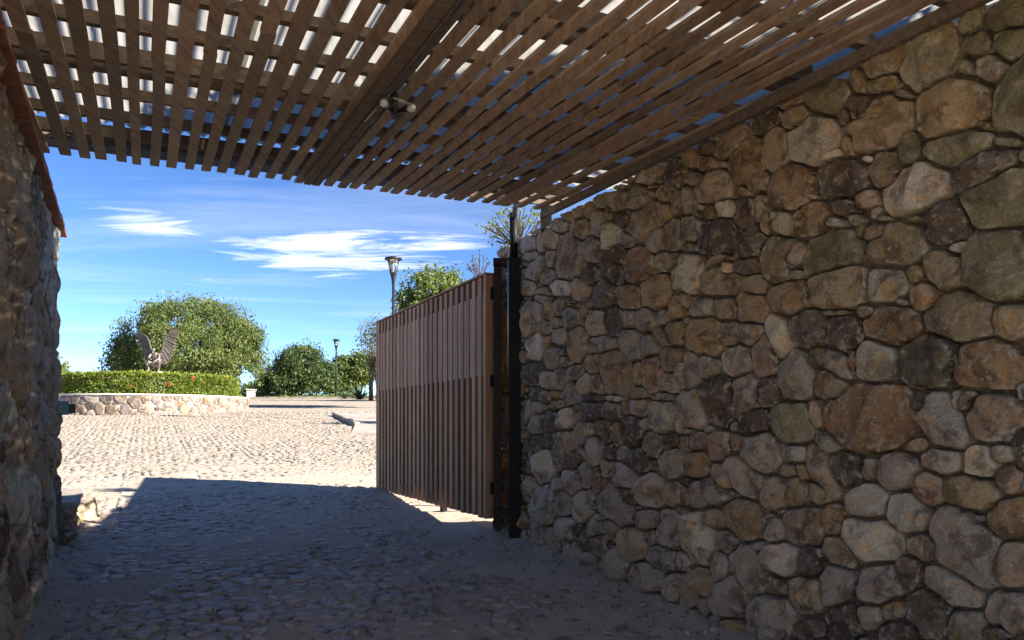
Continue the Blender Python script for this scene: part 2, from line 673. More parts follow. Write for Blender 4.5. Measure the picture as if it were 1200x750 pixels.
_nt.links.new(_m1.outputs[0], _m2.inputs[2])
_nt.links.new(_m2.outputs[0], _nt.nodes['Material Output'].inputs['Surface'])


def leaf_mat(name, lo, hi, trans=0.35):
    m = bpy.data.materials.new(name)
    m.use_nodes = True
    nt = m.node_tree
    b = nt.nodes['Principled BSDF']
    N = NT(nt)
    t = N.attr('tint').outputs['Fac']
    c = N.mix(t, lo, hi)
    nt.links.new(c, b.inputs['Base Color'])
    b.inputs['Roughness'].default_value = 0.5
    b.inputs['Specular IOR Level'].default_value = 0.35
    tl = nt.nodes.new('ShaderNodeBsdfTranslucent')
    nt.links.new(N.mix(1.0, c, (1.25, 1.35, 0.6), 'MULTIPLY'), tl.inputs['Color'])
    mx = nt.nodes.new('ShaderNodeMixShader')
    mx.inputs[0].default_value = trans
    nt.links.new(b.outputs[0], mx.inputs[1])
    nt.links.new(tl.outputs[0], mx.inputs[2])
    nt.links.new(mx.outputs[0], nt.nodes['Material Output'].inputs['Surface'])
    return m


M_LEAF_PEPPER = leaf_mat('pepper_tree_leaf', (0.055, 0.085, 0.022), (0.205, 0.235, 0.075))
M_LEAF_DARK = leaf_mat('dark_leaf', (0.035, 0.062, 0.022), (0.125, 0.165, 0.055))
M_LEAF_HEDGE = leaf_mat('hedge_leaf', (0.040, 0.075, 0.010), (0.270, 0.310, 0.040))
M_LEAF_YELLOW = leaf_mat('yellow_leaf', (0.10, 0.14, 0.02), (0.24, 0.26, 0.05))
M_LEAF_GREY = leaf_mat('grey_leaf', (0.09, 0.10, 0.055), (0.20, 0.20, 0.11))
M_LEAF_AGAVE = leaf_mat('agave_leaf', (0.050, 0.085, 0.045), (0.12, 0.16, 0.085), 0.1)
M_GRASS = leaf_mat('grass_blade', (0.09, 0.13, 0.02), (0.22, 0.26, 0.05))

# ------------------------------------------------------------------ ground
M_GROUND, nt, b = new_mat('dusty_ground')
N = NT(nt)
vv = N.coord('Object')
g1 = N.noise(vv, 0.9, 6, 0.6, 0.5)
g2 = N.noise(vv, 7, 6, 0.65, 0.3)
g3 = N.noise(vv, 46, 5, 0.7)
g4 = N.voro(vv, 55)
c = N.mix(N.step(g1, 0.35, 0.65), (0.43, 0.36, 0.285), (0.36, 0.30, 0.24))
c = N.mix(N.math('MULTIPLY', N.step(g2, 0.45, 0.70), 0.7), c, (0.50, 0.415, 0.315))
c = N.mix(N.math('MULTIPLY', N.step(g3, 0.56, 0.72), 0.55), c, (0.20, 0.16, 0.13))
c = N.mix(N.math('MULTIPLY', N.step(g4, 0.22, 0.12), 0.35), c, (0.52, 0.46, 0.39))
far = N.attr('far').outputs['Fac']
fv = N.voro(vv, 5.5, 'DISTANCE_TO_EDGE')
fc = N.voro(vv, 5.5, 'F1', 'Color')
sepc = nt.nodes.new('ShaderNodeSeparateColor')
nt.links.new(fc, sepc.inputs[0])
farc = N.mix(sepc.outputs[0], (0.295, 0.25, 0.205), (0.41, 0.352, 0.288))
farc = N.mix(N.step(fv, 0.05, 0.0), farc, (0.20, 0.155, 0.115))
c = N.mix(N.math('MULTIPLY', far, 0.75), c, farc)
nt.links.new(c, b.inputs['Base Color'])
b.inputs['Roughness'].default_value = 0.92
b.inputs['Specular IOR Level'].default_value = 0.2
bp = N.bump(g2, 0.7, 0.012)
bp = N.bump(g3, 0.8, 0.006, bp)
bp = N.bump(g4, 0.4, 0.004, bp)
fb = nt.nodes.new('ShaderNodeBump')
fb.inputs['Distance'].default_value = 0.03
nt.links.new(N.math('MULTIPLY', N.step(fv, 0.0, 0.12), 1.0), fb.inputs['Height'])
nt.links.new(N.math('MULTIPLY', far, 0.9), fb.inputs['Strength'])
nt.links.new(bp, fb.inputs['Normal'])
nt.links.new(fb.outputs[0], b.inputs['Normal'])

# wall lines (used by ground too)
B0 = np.array([0.086, 7.76])            # right wall foot at the post
WU = np.array([0.3916, -0.9201])        # along the right wall towards the camera
WN = np.array([-0.9201, -0.3916])       # into the passage
LO = np.array([-0.64 - 0.506 * 7.35, 7.35])      # left wall, far inner foot
_l = math.hypot(0.506, 1)
LU = np.array([0.506, -1]) / _l
LNRM = np.array([1, 0.506]) / _l


def dirt(x, y):
    """how far the loose dirt rises over the nominal ground"""
    x = np.asarray(x, float)
    y = np.asarray(y, float)
    z = np.zeros(np.broadcast(x, y).shape)
    p = np.stack(np.broadcast_arrays(x, y, z), -1)
    d = 0.013 * fbm(p * 0.9 + 3.0, 2) + 0.009 * fbm(p * 3.1, 2) + 0.004 * vnoise(p * 11.0)
    dw = (x - B0[0]) * WN[0] + (y - B0[1]) * WN[1]
    inside = (y < 9.5)
    d = d + inside * (0.040 * np.exp(-np.clip(dw, 0, 9) / 0.35) + 0.014 * np.exp(-np.clip(dw, 0, 9) / 1.1))
    dl = (x - LO[0]) * LNRM[0] + (y - LO[1]) * LNRM[1]
    d = d + (y < 10) * 0.03 * np.exp(-np.clip(dl, 0, 9) / 0.25)
    # the apron in front of the gate line is sandy
    d = d + 0.010 * np.exp(-((y - 12.6 - 0.2 * (x + 4)) / 0.8) ** 2)
    return d


def grow(a, b, d0, k):
    out = [a]
    d = d0
    while abs(out[-1]) < abs(b):
        out.append(out[-1] + math.copysign(d, b))
        d *= k
    return np.array(out[1:])


gx = np.concatenate([grow(-8.5, -3000, 0.12, 1.16)[::-1], np.arange(-8.5, 4.01, 0.055), grow(4.0, 3000, 0.12, 1.16)])
gy = np.concatenate([grow(1.0, -1500, 0.15, 1.2)[::-1] if False else -grow(-1.0, -1500, 0.15, 1.2)[::-1] * -1,
                     np.arange(-1.0, 2.5, 0.12), np.arange(2.5, 14.5, 0.055), np.arange(14.5, 34, 0.12), np.arange(34, 70, 0.4), grow(70, 3000, 0.8, 1.18)])
gy = np.unique(np.round(gy, 4))
gx = np.unique(np.round(gx, 4))
XX, YY = np.meshgrid(gx, gy)
near = np.clip((36 - YY) / 6, 0, 1) * (YY > -6) * (np.abs(XX) < 30)
ZZ = G(XX, YY) + near * dirt(XX, YY)
nx, ny = len(gx), len(gy)
gv = np.stack([XX.ravel(), YY.ravel(), ZZ.ravel()], 1)
ii = (np.arange(ny - 1)[:, None] * nx + np.arange(nx - 1)[None, :]).ravel()
gf = np.stack([ii, ii + 1, ii + nx + 1, ii + nx], 1)
far_a = np.clip((YY.ravel() - 12.5) / 3, 0, 1)
ground = mesh_obj('ground', gv, gf, M_GROUND, None, (0, 0, 0), True, {'far': far_a})
tag(ground, 'dusty beige driveway ground rising away past the gate', kind='structure')

# ---- cobbles -------------------------------------------------------
DV = np.array([-0.43, 0.903])       # drive direction, away
DU = np.array([0.903, 0.43])        # across the drive
ROWS = 1.15
ROW0 = np.array(P(228, 550, 14.2)[:2]) @ DU


def cobble_verts(cx, cy, ra, rb, ang, h, na=9, rings=((1.0, -0.05), (0.97, 0.30), (0.72, 0.86), (0.0, 1.0)), lump=0.12, seed=0):
    """vectorised over K cobbles -> verts (K, nv, 3), faces (one pattern)"""
    K = len(cx)
    a = np.arange(na) * 2 * math.pi / na
    r = np.random.default_rng(seed)
    w = 1 + lump * r.normal(size=(K, na))
    w = (w + np.roll(w, 1, 1) * 0.5 + np.roll(w, -1, 1) * 0.5) / 2
    ca, sa = np.cos(a), np.sin(a)
    # superellipse for blockier outlines
    q = (np.abs(ca) ** 2.8 + np.abs(sa) ** 2.8) ** (-1 / 2.8)
    ex = (q * ca)[None] * w * ra[:, None]
    ey = (q * sa)[None] * w * rb[:, None]
    co, si = np.cos(ang)[:, None], np.sin(ang)[:, None]
    px, py = ex * co - ey * si, ex * si + ey * co
    base = G(cx, cy)
    tx, ty = r.normal(0, 0.05, K), r.normal(0, 0.05, K)
    vs, rim = [], []
    for k, (f, hz) in enumerate(rings):
        if f == 0:
            x, y = cx[:, None] + 0 * px[:, :1], cy[:, None] + 0 * py[:, :1]
        else:
            x, y = cx[:, None] + px * f, cy[:, None] + py * f
        if hz < 0:
            z = G(x, y) - 0.035
        else:
            z = base[:, None] + h[:, None] * hz * (1 + 0.10 * r.normal(size=x.shape)) - 0.012 * (1 - hz) + (x - cx[:, None]) * tx[:, None] + (y - cy[:, None]) * ty[:, None] + (y - cy[:, None]) * 0.05
        vs.append(np.stack([x, y, z], -1))
        rim.append(np.full(x.shape, 1.0 if f > 0.95 else (0.35 if f > 0.6 else 0.0)))
    V = np.concatenate(vs, 1)
    Rm = np.concatenate(rim, 1)
    faces = []
    nr = len(rings)
    for k in range(nr - 1):
        o0, o1 = k * na, (k + 1) * na
        for i in range(na):
            i2 = (i + 1) % na
            if rings[k + 1][0] == 0:
                faces.append((o0 + i, o0 + i2, o1))
            else:
                faces.append((o0 + i, o0 + i2, o1 + i2, o1 + i))
    return V, Rm, faces


def layout_cobbles(y0, y1, x0, x1, pitch):
    """jittered rows in the drive frame, with straight guide rows of longer stones"""
    pts = []
    corners = np.array([(x0, y0), (x0, y1), (x1, y0), (x1, y1)])
    u0, u1 = (corners @ DU).min(), (corners @ DU).max()
    v0, v1 = (corners @ DV).min(), (corners @ DV).max()
    us = np.arange(u0, u1, pitch * 0.9)
    k = 0
    out = []
    for u in us:
        vs = np.arange(v0 + (k % 2) * pitch * 0.5, v1, pitch * 1.02)
        k += 1
        out.append(np.stack([np.full_like(vs, u), vs], 1))
    q = np.concatenate(out)
    q = q + rng.normal(0, pitch * 0.17, q.shape)
    du = (q[:, 0] - ROW0 + ROWS / 2) % ROWS - ROWS / 2
    keep = np.abs(du) > pitch * 0.62
    q = q[keep]
    K = len(q)
    ra = pitch * rng.uniform(0.40, 0.60, K)
    rb = pitch * rng.uniform(0.34, 0.50, K)
    ang = rng.uniform(0, math.pi, K)
    # guide rows
    n0, n1 = math.ceil((u0 - ROW0) / ROWS), math.floor((u1 - ROW0) / ROWS)
    gr = []
    for n in range(n0, n1 + 1):
        vs = np.cumsum(rng.uniform(0.9, 1.5, int((v1 - v0) / pitch / 1.15) + 2)) * pitch * 1.15 + v0
        gr.append(np.stack([np.full_like(vs, ROW0 + n * ROWS + 0.032) + rng.normal(0, 0.006, len(vs)), vs], 1))
    gq = np.concatenate(gr)
    K2 = len(gq)
    q = np.concatenate([q, gq])
    ra = np.concatenate([ra, pitch * rng.uniform(0.52, 0.70, K2)])
    rb = np.concatenate([rb, pitch * rng.uniform(0.30, 0.38, K2)])
    ang = np.concatenate([ang, np.full(K2, math.atan2(DV[1], DV[0])) + rng.normal(0, 0.05, K2)])
    xy = q[:, :1] * DU[None] + q[:, 1:] * DV[None]
    ok = (xy[:, 0] > x0) & (xy[:, 0] < x1) & (xy[:, 1] > y0) & (xy[:, 1] < y1)
    return xy[ok, 0], xy[ok, 1], ra[ok], rb[ok], ang[ok]


PLC = np.array([-16.2, 34.3])
PLR = 4.18


def road_ok(x, y):
    """where there is cobbling: not under the walls, the planter or the raised pavement"""
    dw = (x - B0[0]) * WN[0] + (y - B0[1]) * WN[1]
    dl = (x - LO[0]) * LNRM[0] + (y - LO[1]) * LNRM[1]
    ok = np.where(y < 8.6, dw > 0.06, True) & np.where(y < 9.6, dl > 0.06, True)
    ok &= np.hypot(x - PLC[0], y - PLC[1]) > PLR + 0.05
    # raised pavement on the right
    e = (x - (-5.0)) * (30 - 24.5) - (y - 24.5) * (-7.0 + 5.0)
    ok &= ~((e > 0) & (y > 22) & (y < 30.4))
    return ok


COB_COLS = np.array([(0.39, 0.34, 0.295), (0.36, 0.32, 0.285), (0.43, 0.37, 0.31), (0.41, 0.335, 0.27), (0.32, 0.285, 0.255), (0.46, 0.40, 0.33)])
cx_, cy_, ra_, rb_, an_ = layout_cobbles(2.2, 13.0, -8.4, 3.0, 0.132)
ok = road_ok(cx_, cy_)
cx_, cy_, ra_, rb_, an_ = (t[ok] for t in (cx_, cy_, ra_, rb_, an_))
h_ = rng.normal(0.006, 0.006, len(cx_)) + 0.004
# which show largest in the photograph
ppx = CX + F * cx_ / cy_
ppy = HY - F * (G(cx_, cy_) - EYE) / cy_
exposed = h_ - dirt(cx_, cy_)
vis = (ppx > -10) & (ppx < 900) & (ppy < 755) & (exposed > -0.001)
score = np.where(vis, 1 / cy_ ** 2 * (0.4 + np.clip(exposed, 0, 0.02) * 40), -1)
big = np.zeros(len(cx_), bool)
big[np.argsort(-score)[:300]] = True
RIN = ((1.0, -0.05), (0.985, 0.45), (0.95, 0.85), (0.80, 0.97), (0.42, 1.0), (0.0, 0.97))
V, Rm, fc_ = cobble_verts(cx_[big], cy_[big], ra_[big], rb_[big], an_[big], h_[big], 16, RIN, 0.10, 3)
for k in range(len(V)):
    n = V.shape[1]
    pk = V[k]
    pk[:, 2] += 0.004 * fbm(pk * 14 + k, 2) * (Rm[k] < 0.9)
    col = COB_COLS[rng.integers(len(COB_COLS))] * rng.uniform(0.85, 1.15)
    mesh_obj('cobble', pk, fc_, M_COBBLE, ground, None, True,
             {'col': np.tile(col, (n, 1)), 'rnd': np.full(n, rng.random()), 'moss': np.zeros(n), 'rim': Rm[k]})


def merged_cobbles(name, cx, cy, ra, rb, an, h, na, rings, seed, cols):
    V, Rm, f1 = cobble_verts(cx, cy, ra, rb, an, h, na, rings, 0.13, seed)
    K, n = V.shape[:2]
    f = []
    for k in range(K):
        o = k * n
        f += [tuple(i + o for i in q) for q in f1]
    col = cols[rng.integers(len(cols), size=K)] * rng.uniform(0.82, 1.18, (K, 1))
    ob = mesh_obj(name, V.reshape(-1, 3), f, M_COBBLE, ground, (0, 0, 0), True,
                  {'col': np.repeat(col, n, 0), 'rnd': np.repeat(rng.random(K), n), 'moss': np.zeros(K * n), 'rim': Rm.ravel() * 0.7})
    tag(ob, kind='stuff')
    return ob


merged_cobbles('cobbles', cx_[~big], cy_[~big], ra_[~big], rb_[~big], an_[~big], h_[~big], 10,
               ((1.0, -0.05), (0.97, 0.5), (0.80, 0.94), (0.0, 1.0)), 5, COB_COLS)
# the sunlit court beyond
SUN_COLS = np.array([(0.31, 0.275, 0.235), (0.28, 0.25, 0.22), (0.355, 0.312, 0.262), (0.305, 0.258, 0.208), (0.225, 0.20, 0.178)])
cx2, cy2, ra2, rb2, an2 = layout_cobbles(13.0, 33.0, -26.0, 1.5, 0.16)
ok = road_ok(cx2, cy2) & (CX + F * cx2 / cy2 > -60) & (CX + F * cx2 / cy2 < 640)
cx2, cy2, ra2, rb2, an2 = (t[ok] for t in (cx2, cy2, ra2, rb2, an2))
h2 = rng.normal(0.008, 0.009, len(cx2)) + dirt(cx2, cy2) * 0.25
merged_cobbles('court_cobbles', cx2, cy2, ra2, rb2, an2, h2, 8, ((1.0, -0.05), (0.94, 0.55), (0.0, 1.0)), 9, SUN_COLS)

# loose pebbles and crumbs along the wall feet
pb = MB()
pv, pf, prn = [], [], []
n0 = 0
for k in range(900):
    if k < 560:
        u = rng.uniform(-0.3, 6.5)
        d = abs(rng.normal(0, 0.30)) + 0.03
        x, y = B0 + WU * u + WN * d
    elif k < 700:
        u = rng.uniform(-1.5, 4)
        d = abs(rng.normal(0, 0.2)) + 0.03
        x, y = LO + LU * u + LNRM * d
    else:
        x, y = rng.uniform(-4.2, 1.6), rng.uniform(3.6, 10.5)
        if (x - B0[0]) * WN[0] + (y - B0[1]) * WN[1] < 0.05 or (x - LO[0]) * LNRM[0] + (y - LO[1]) * LNRM[1] < 0.05:
            continue
    r = rng.uniform(0.005, 0.014) * (1.7 if rng.random() < 0.10 else 1)
    q = rng.normal(size=(6, 3))
    o6 = np.array([(1, 0, 0), (-1, 0, 0), (0, 1, 0), (0, -1, 0), (0, 0, 1), (0, 0, -1.0)]) + q * 0.22
    z = float(G(x, y) + max(dirt(x, y), 0.006)) + r * 0.35
    pv.append(o6 * (r * rng.uniform(0.8, 1.5), r, r * 0.75) + (x, y, z))
    pf += [tuple(i + n0 for i in t) for t in ((0, 2, 4), (2, 1, 4), (1, 3, 4), (3, 0, 4), (2, 0, 5), (1, 2, 5), (3, 1, 5), (0, 3, 5))]
    n0 += 6
    prn.append(rng.random())
K = len(pv)
pcol = COB_COLS[rng.integers(6, size=K)] * rng.uniform(0.6, 1.3, (K, 1))
pe = mesh_obj('pebbles', np.concatenate(pv), pf, M_COBBLE, ground, (0, 0, 0), False,
              {'col': np.repeat(pcol, 6, 0), 'rnd': np.repeat(prn, 6), 'moss': np.zeros(6 * K), 'rim': np.zeros(6 * K)})
tag(pe, kind='stuff')

# dry leaves blown against the wall feet
lv = []
for k in range(260):
    if k < 170:
        x, y = B0 + WU * rng.uniform(-0.2, 5.0) + WN * (abs(rng.normal(0, 0.45)) + 0.05)
    else:
        x, y = rng.uniform(-3.6, 0.6), rng.uniform(4.2, 10.0)
        if (x - B0[0]) * WN[0] + (y - B0[1]) * WN[1] < 0.05 or (x - LO[0]) * LNRM[0] + (y - LO[1]) * LNRM[1] < 0.05:
            continue
    a_ = rng.uniform(0, 6.28)
    L_ = rng.uniform(0.012, 0.028)
    d_ = np.array([math.cos(a_), math.sin(a_), rng.normal(0, 0.25)]) * L_
    e_ = np.array([-math.sin(a_), math.cos(a_), rng.normal(0, 0.4)]) * L_ * 0.4
    o_ = np.array([x, y, float(G(x, y) + max(dirt(x, y), 0.010)) + 0.006])
    lv.append([o_ - d_, o_ + e_, o_ + d_ + (0, 0, L_ * 0.3), o_ - e_])
M_DRY = rough_mat('dry_leaf', (0.16, 0.10, 0.05), (0.30, 0.21, 0.11), 20)
lit = mesh_obj('leaf_litter', np.concatenate(lv), np.arange(len(lv) * 4).reshape(-1, 4), M_DRY, ground, (0, 0, 0))
tag(lit, kind='stuff')

# ------------------------------------------------------------------ stone walls
PAL = {
    'a': (0.425, 0.345, 0.258), 't': (0.425, 0.305, 0.185), 'b': (0.165, 0.120, 0.082), 'o': (0.430, 0.285, 0.142),
    'l': (0.600, 0.500, 0.365), 'g': (0.330, 0.262, 0.155), 'r': (0.350, 0.208, 0.106),
}
# stones read off the photograph: tile origin, then (x, y, width, height, tilt, colour) at six times scale
TILES = {
    (600, 220): "105 395 130 150 0 a,245 375 150 180 0 t,175 310 90 50 30 t,330 260 120 110 0 a,395 190 70 90 0 t,470 165 80 110 0 t,545 155 75 130 0 o,485 285 110 150 0 t,600 260 100 180 0 a,625 85 110 110 0 a,745 105 170 140 60 a,690 175 50 120 0 t,785 215 120 150 45 b,690 345 220 120 75 l,810 365 110 120 0 a,385 490 320 155 83 t,460 400 120 60 -60 a,270 490 90 150 0 a,570 440 125 185 0 a,175 570 200 110 60 a,130 480 100 70 20 a,245 620 110 110 30 a,485 560 80 150 0 t,565 615 120 150 0 b,735 470 120 130 0 b,660 550 80 180 0 b,735 615 120 150 0 b,880 550 230 250 0 r,930 250 320 190 50 t,1075 180 90 130 0 o,1180 115 110 180 0 t,1020 370 120 190 0 a,1140 330 160 220 0 t,885 75 130 160 0 t,1065 40 90 120 0 t,1050 520 100 150 0 a,1140 510 130 80 60 t,1020 730 200 240 0 o,345 700 140 110 0 l,485 710 120 160 0 t,650 735 175 200 0 b,825 765 180 170 0 o,115 700 100 110 0 t,220 730 130 60 0 a",
    (600, 345): "125 190 90 260 0 t,180 115 70 160 0 a,205 30 90 80 0 a,260 115 90 130 0 t,335 95 125 50 70 a,415 170 115 150 0 a,315 200 80 75 0 t,235 235 85 110 0 t,330 290 100 110 0 a,590 205 130 165 0 l,715 190 105 190 0 b,825 175 105 130 0 a,935 185 145 170 0 a,1060 155 110 110 0 a,1150 90 110 170 0 o,1140 275 140 190 0 o,655 345 190 100 0 a,575 380 50 90 0 a,455 350 135 240 0 o,830 360 150 230 0 a,965 360 130 170 0 a,1045 300 150 80 -60 t,160 370 130 200 0 l,90 440 50 100 0 t,285 455 115 165 0 a,375 475 80 80 0 a,155 560 150 160 0 b,255 600 85 135 0 a,245 330 60 90 0 o,575 490 100 140 0 o,740 550 215 300 0 t,600 630 105 160 0 t,500 635 100 170 0 a,440 555 130 110 20 a,345 600 100 150 0 a,430 690 140 150 0 a,985 560 140 250 0 t,1115 455 150 180 0 t,1105 625 140 150 0 l,880 560 70 160 0 t,1185 560 80 200 0 a,170 700 90 100 0 b,235 720 80 90 0 a,310 715 80 80 0 o,890 700 110 100 0 t,720 735 110 60 0 l,1060 720 150 60 0 a,570 730 130 60 0 b",
    (600, 470): "120 70 80 160 0 a,190 40 80 90 0 a,180 165 100 150 0 a,265 150 90 140 0 b,320 20 90 80 0 o,385 125 120 150 0 l,565 65 160 150 0 b,700 60 115 140 0 a,790 50 60 110 0 o,895 40 130 140 0 a,1050 110 175 250 0 l,1180 120 80 200 0 l,480 225 90 165 0 a,555 195 60 95 0 l,645 220 110 170 0 b,740 240 60 160 0 o,840 215 155 205 0 b,935 160 50 90 0 a,990 310 145 180 0 a,1105 275 110 100 0 b,400 295 115 175 0 t,330 350 90 240 0 a,180 295 90 120 0 b,265 275 80 110 0 b,225 465 125 230 0 l,135 440 70 150 0 b,135 620 90 180 0 t,440 410 170 100 60 b,575 350 110 190 0 a,690 360 90 110 0 b,785 370 90 120 0 a,880 430 165 190 0 b,1110 445 170 210 0 a,1000 455 60 90 0 o,500 365 110 45 -60 l,415 570 140 190 0 a,510 520 90 190 0 a,605 565 95 180 0 o,670 480 100 130 0 a,785 525 190 190 0 a,970 625 210 245 0 l,315 590 80 100 0 a,240 725 130 270 0 a,365 720 95 200 0 a,715 720 300 220 -65 a,815 670 130 90 -60 b,1130 650 110 180 0 t,485 740 140 230 0 a,555 680 50 130 0 a",
    (600, 595): "170 165 110 200 0 a,300 230 140 200 -20 a,370 150 140 180 0 a,465 170 80 110 0 b,445 310 70 140 0 a,390 310 40 110 0 a,580 150 110 160 0 a,600 270 150 190 0 t,505 225 60 140 0 b,700 165 200 110 -55 t,540 370 160 130 0 a,610 70 60 60 0 l,950 85 160 150 0 a,850 265 200 230 0 t,975 205 80 120 0 a,1100 165 180 290 0 a,1050 360 220 190 -20 a,720 390 170 220 0 a,945 490 260 220 -25 a,1150 560 180 200 0 a,690 260 70 70 0 b,1180 380 60 140 0 a",
    (800, 95): "50 540 100 130 0 o,150 580 100 110 0 t,170 465 120 100 30 b,340 430 280 150 45 t,580 280 230 150 40 b,760 140 180 110 35 o,785 255 210 140 45 t,1020 110 300 250 0 g,900 420 390 310 35 l,1055 520 150 60 30 l,455 580 260 370 0 o,650 490 170 340 0 t,765 740 320 330 0 o,1115 700 330 320 0 b,215 745 260 230 30 t,550 690 120 150 0 t,90 690 120 110 0 t,1160 230 200 110 60 b,1170 450 110 160 0 o,215 580 50 90 0 l",
    (800, 220): "35 100 90 190 0 a,300 145 140 125 0 l,190 170 80 110 0 o,435 190 140 220 0 b,420 20 110 90 0 o,540 150 70 180 0 t,590 260 80 160 0 o,240 350 320 230 15 b,40 290 130 200 0 a,470 385 260 170 45 b,700 250 140 170 20 a,900 215 260 220 10 o,645 205 70 80 0 l,655 510 230 330 0 t,800 490 200 110 60 a,1020 460 400 240 20 g,1070 240 110 90 10 l,1130 130 160 150 30 b,450 555 170 120 10 b,30 610 210 300 0 l,255 655 270 190 0 t,310 575 80 100 0 l,220 520 170 50 40 a,500 690 160 160 0 t,790 610 90 80 20 a,1085 708 390 280 10 t,50 420 100 70 0 b,910 60 70 60 0 l",
    (800, 345): "125 95 150 140 0 a,300 105 170 160 0 t,480 90 205 250 0 o,745 20 280 230 0 o,150 295 260 260 0 o,325 275 140 180 0 t,475 270 160 180 0 a,665 300 300 150 -75 l,880 245 250 270 0 b,1120 270 200 290 0 b,575 440 180 320 0 t,375 470 210 220 0 a,795 570 240 350 0 a,945 445 130 150 0 g,1095 495 250 160 -60 a,55 545 115 260 0 a,155 500 90 170 0 a,205 530 150 100 45 t,255 755 220 350 0 b,445 690 190 260 0 a,600 675 150 220 0 b,1030 635 230 210 -20 t,20 30 90 130 0 t,1080 130 180 50 0 t,1190 480 60 180 0 t",
    (800, 470): "75 65 220 270 0 l,95 280 130 140 0 a,245 310 170 240 0 t,370 290 80 130 0 t,505 150 240 160 20 b,775 155 300 290 0 g,550 370 290 300 0 a,780 370 190 130 0 l,930 100 200 100 -75 t,1015 290 200 110 -45 a,105 450 190 190 0 o,265 520 190 120 -60 t,435 530 310 210 -50 a,215 620 200 150 -60 a,110 650 100 180 0 a,640 640 180 230 0 t,800 630 150 200 0 o,740 490 120 120 0 t,845 500 130 80 -60 o,980 490 380 150 -60 t,1120 480 190 260 0 b,960 650 170 130 -40 t,370 180 70 80 0 a,190 195 70 70 0 a,30 215 70 60 0 a,20 300 60 130 0 t,30 570 90 70 0 b,15 650 60 150 0 t",
    (800, 595): "430 100 300 260 -60 o,1050 90 150 210 0 o,120 235 230 370 0 l,225 80 150 130 -40 t,315 240 160 180 0 a,255 415 130 240 0 a,455 425 380 240 -65 a,650 165 150 160 -30 a,850 140 280 260 0 t,690 360 270 230 -10 l,880 380 150 240 0 b,1100 320 270 150 -55 t,1080 550 240 300 -20 a,865 610 280 260 -30 t,650 550 190 130 -60 t,330 620 260 300 0 a,615 770 310 330 0 a,130 510 240 150 -60 t,150 690 130 80 -60 a,40 580 150 260 0 a,20 380 80 150 0 a,530 270 90 90 0 a,895 860 220 150 0 b,1130 810 240 270 0 b",
    (1000, 0): "235 405 380 200 42 t,525 395 560 330 55 l,210 590 230 130 20 t,470 225 140 60 35 b,700 100 160 50 25 t,830 150 260 170 55 g,870 300 220 190 30 g,960 475 230 210 0 l,1090 105 360 220 30 g,1100 300 260 250 0 g,780 470 140 130 -20 g,30 570 110 200 0 t,340 660 120 100 0 t,690 760 540 430 15 o,1170 680 560 360 60 g,30 770 200 240 45 b",
    (1000, 125): "170 120 520 340 40 t,720 290 480 260 25 g,890 450 510 220 30 b,440 570 500 350 35 l,390 300 130 240 0 g,220 440 190 260 0 t,110 365 90 80 0 l,1080 250 180 100 0 g,1020 650 560 400 25 g,90 650 180 140 0 t,930 130 110 90 0 o",
    (1000, 250): "650 70 320 340 0 b,300 220 390 290 20 t,1010 370 480 520 0 g,640 400 290 310 0 t,745 240 170 100 15 l,240 510 310 270 0 l,440 430 100 140 0 o,490 590 220 220 30 o,735 715 510 350 0 t,165 140 160 120 30 t,345 625 90 80 0 l,80 690 120 100 0 t,290 780 370 290 0 r,1110 765 260 270 0 o,420 40 120 50 20 t,1185 600 60 70 0 l",
    (1000, 375): "150 300 310 300 0 l,515 290 420 390 0 b,960 320 500 350 -5 o,120 690 640 480 0 r,470 570 180 140 20 b,620 700 440 280 -60 a,740 570 70 140 0 a,800 570 180 100 60 t,980 685 420 360 0 t,1180 180 70 80 0 l,1190 500 60 160 0 a",
    (1000, 500): "110 300 110 180 0 t,310 310 320 300 0 a,440 130 180 120 20 t,620 245 290 200 -5 l,890 250 240 240 -20 l,1045 190 180 130 -20 l,520 430 230 270 0 t,830 465 440 240 -12 o,1100 380 180 240 0 t,1090 640 310 290 30 o,1175 150 80 300 0 b,100 535 290 290 0 l,370 600 320 280 -30 l,890 650 90 100 0 a,30 300 80 200 0 b",
    (1000, 625): "790 90 600 400 -55 a,140 40 460 330 -30 l,480 100 220 190 -20 t,1110 225 240 310 0 t,690 390 480 230 -30 a,200 350 350 300 30 a,390 280 190 260 0 b,520 550 370 330 -50 b,1070 560 330 320 -25 a,790 650 260 260 -30 a,110 590 180 180 0 t,280 540 180 150 0 t,320 700 290 170 0 b,1000 700 200 140 0 b",
}


def px_to_wall(x, y):
    r = np.array([(x - CX) / F, 1.0, (HY - y) / F])
    t = (B0 @ WN) / (r[:2] @ WN)
    p = r * t + (0, 0, EYE)
    return np.array([(p[:2] - B0) @ WU, p[2]])


class St:
    __slots__ = ('c', 'E', 'Ei', 'col', 'key', 'px', 'rb')

    def __init__(s, c, E, key):
        s.c, s.E, s.key = np.asarray(c, float), np.asarray(E, float), key
        s.Ei = np.linalg.inv(s.E)
        s.px = 0
        s.rb = None

    @property
    def size(s):
        return math.sqrt(abs(np.linalg.det(s.E)))


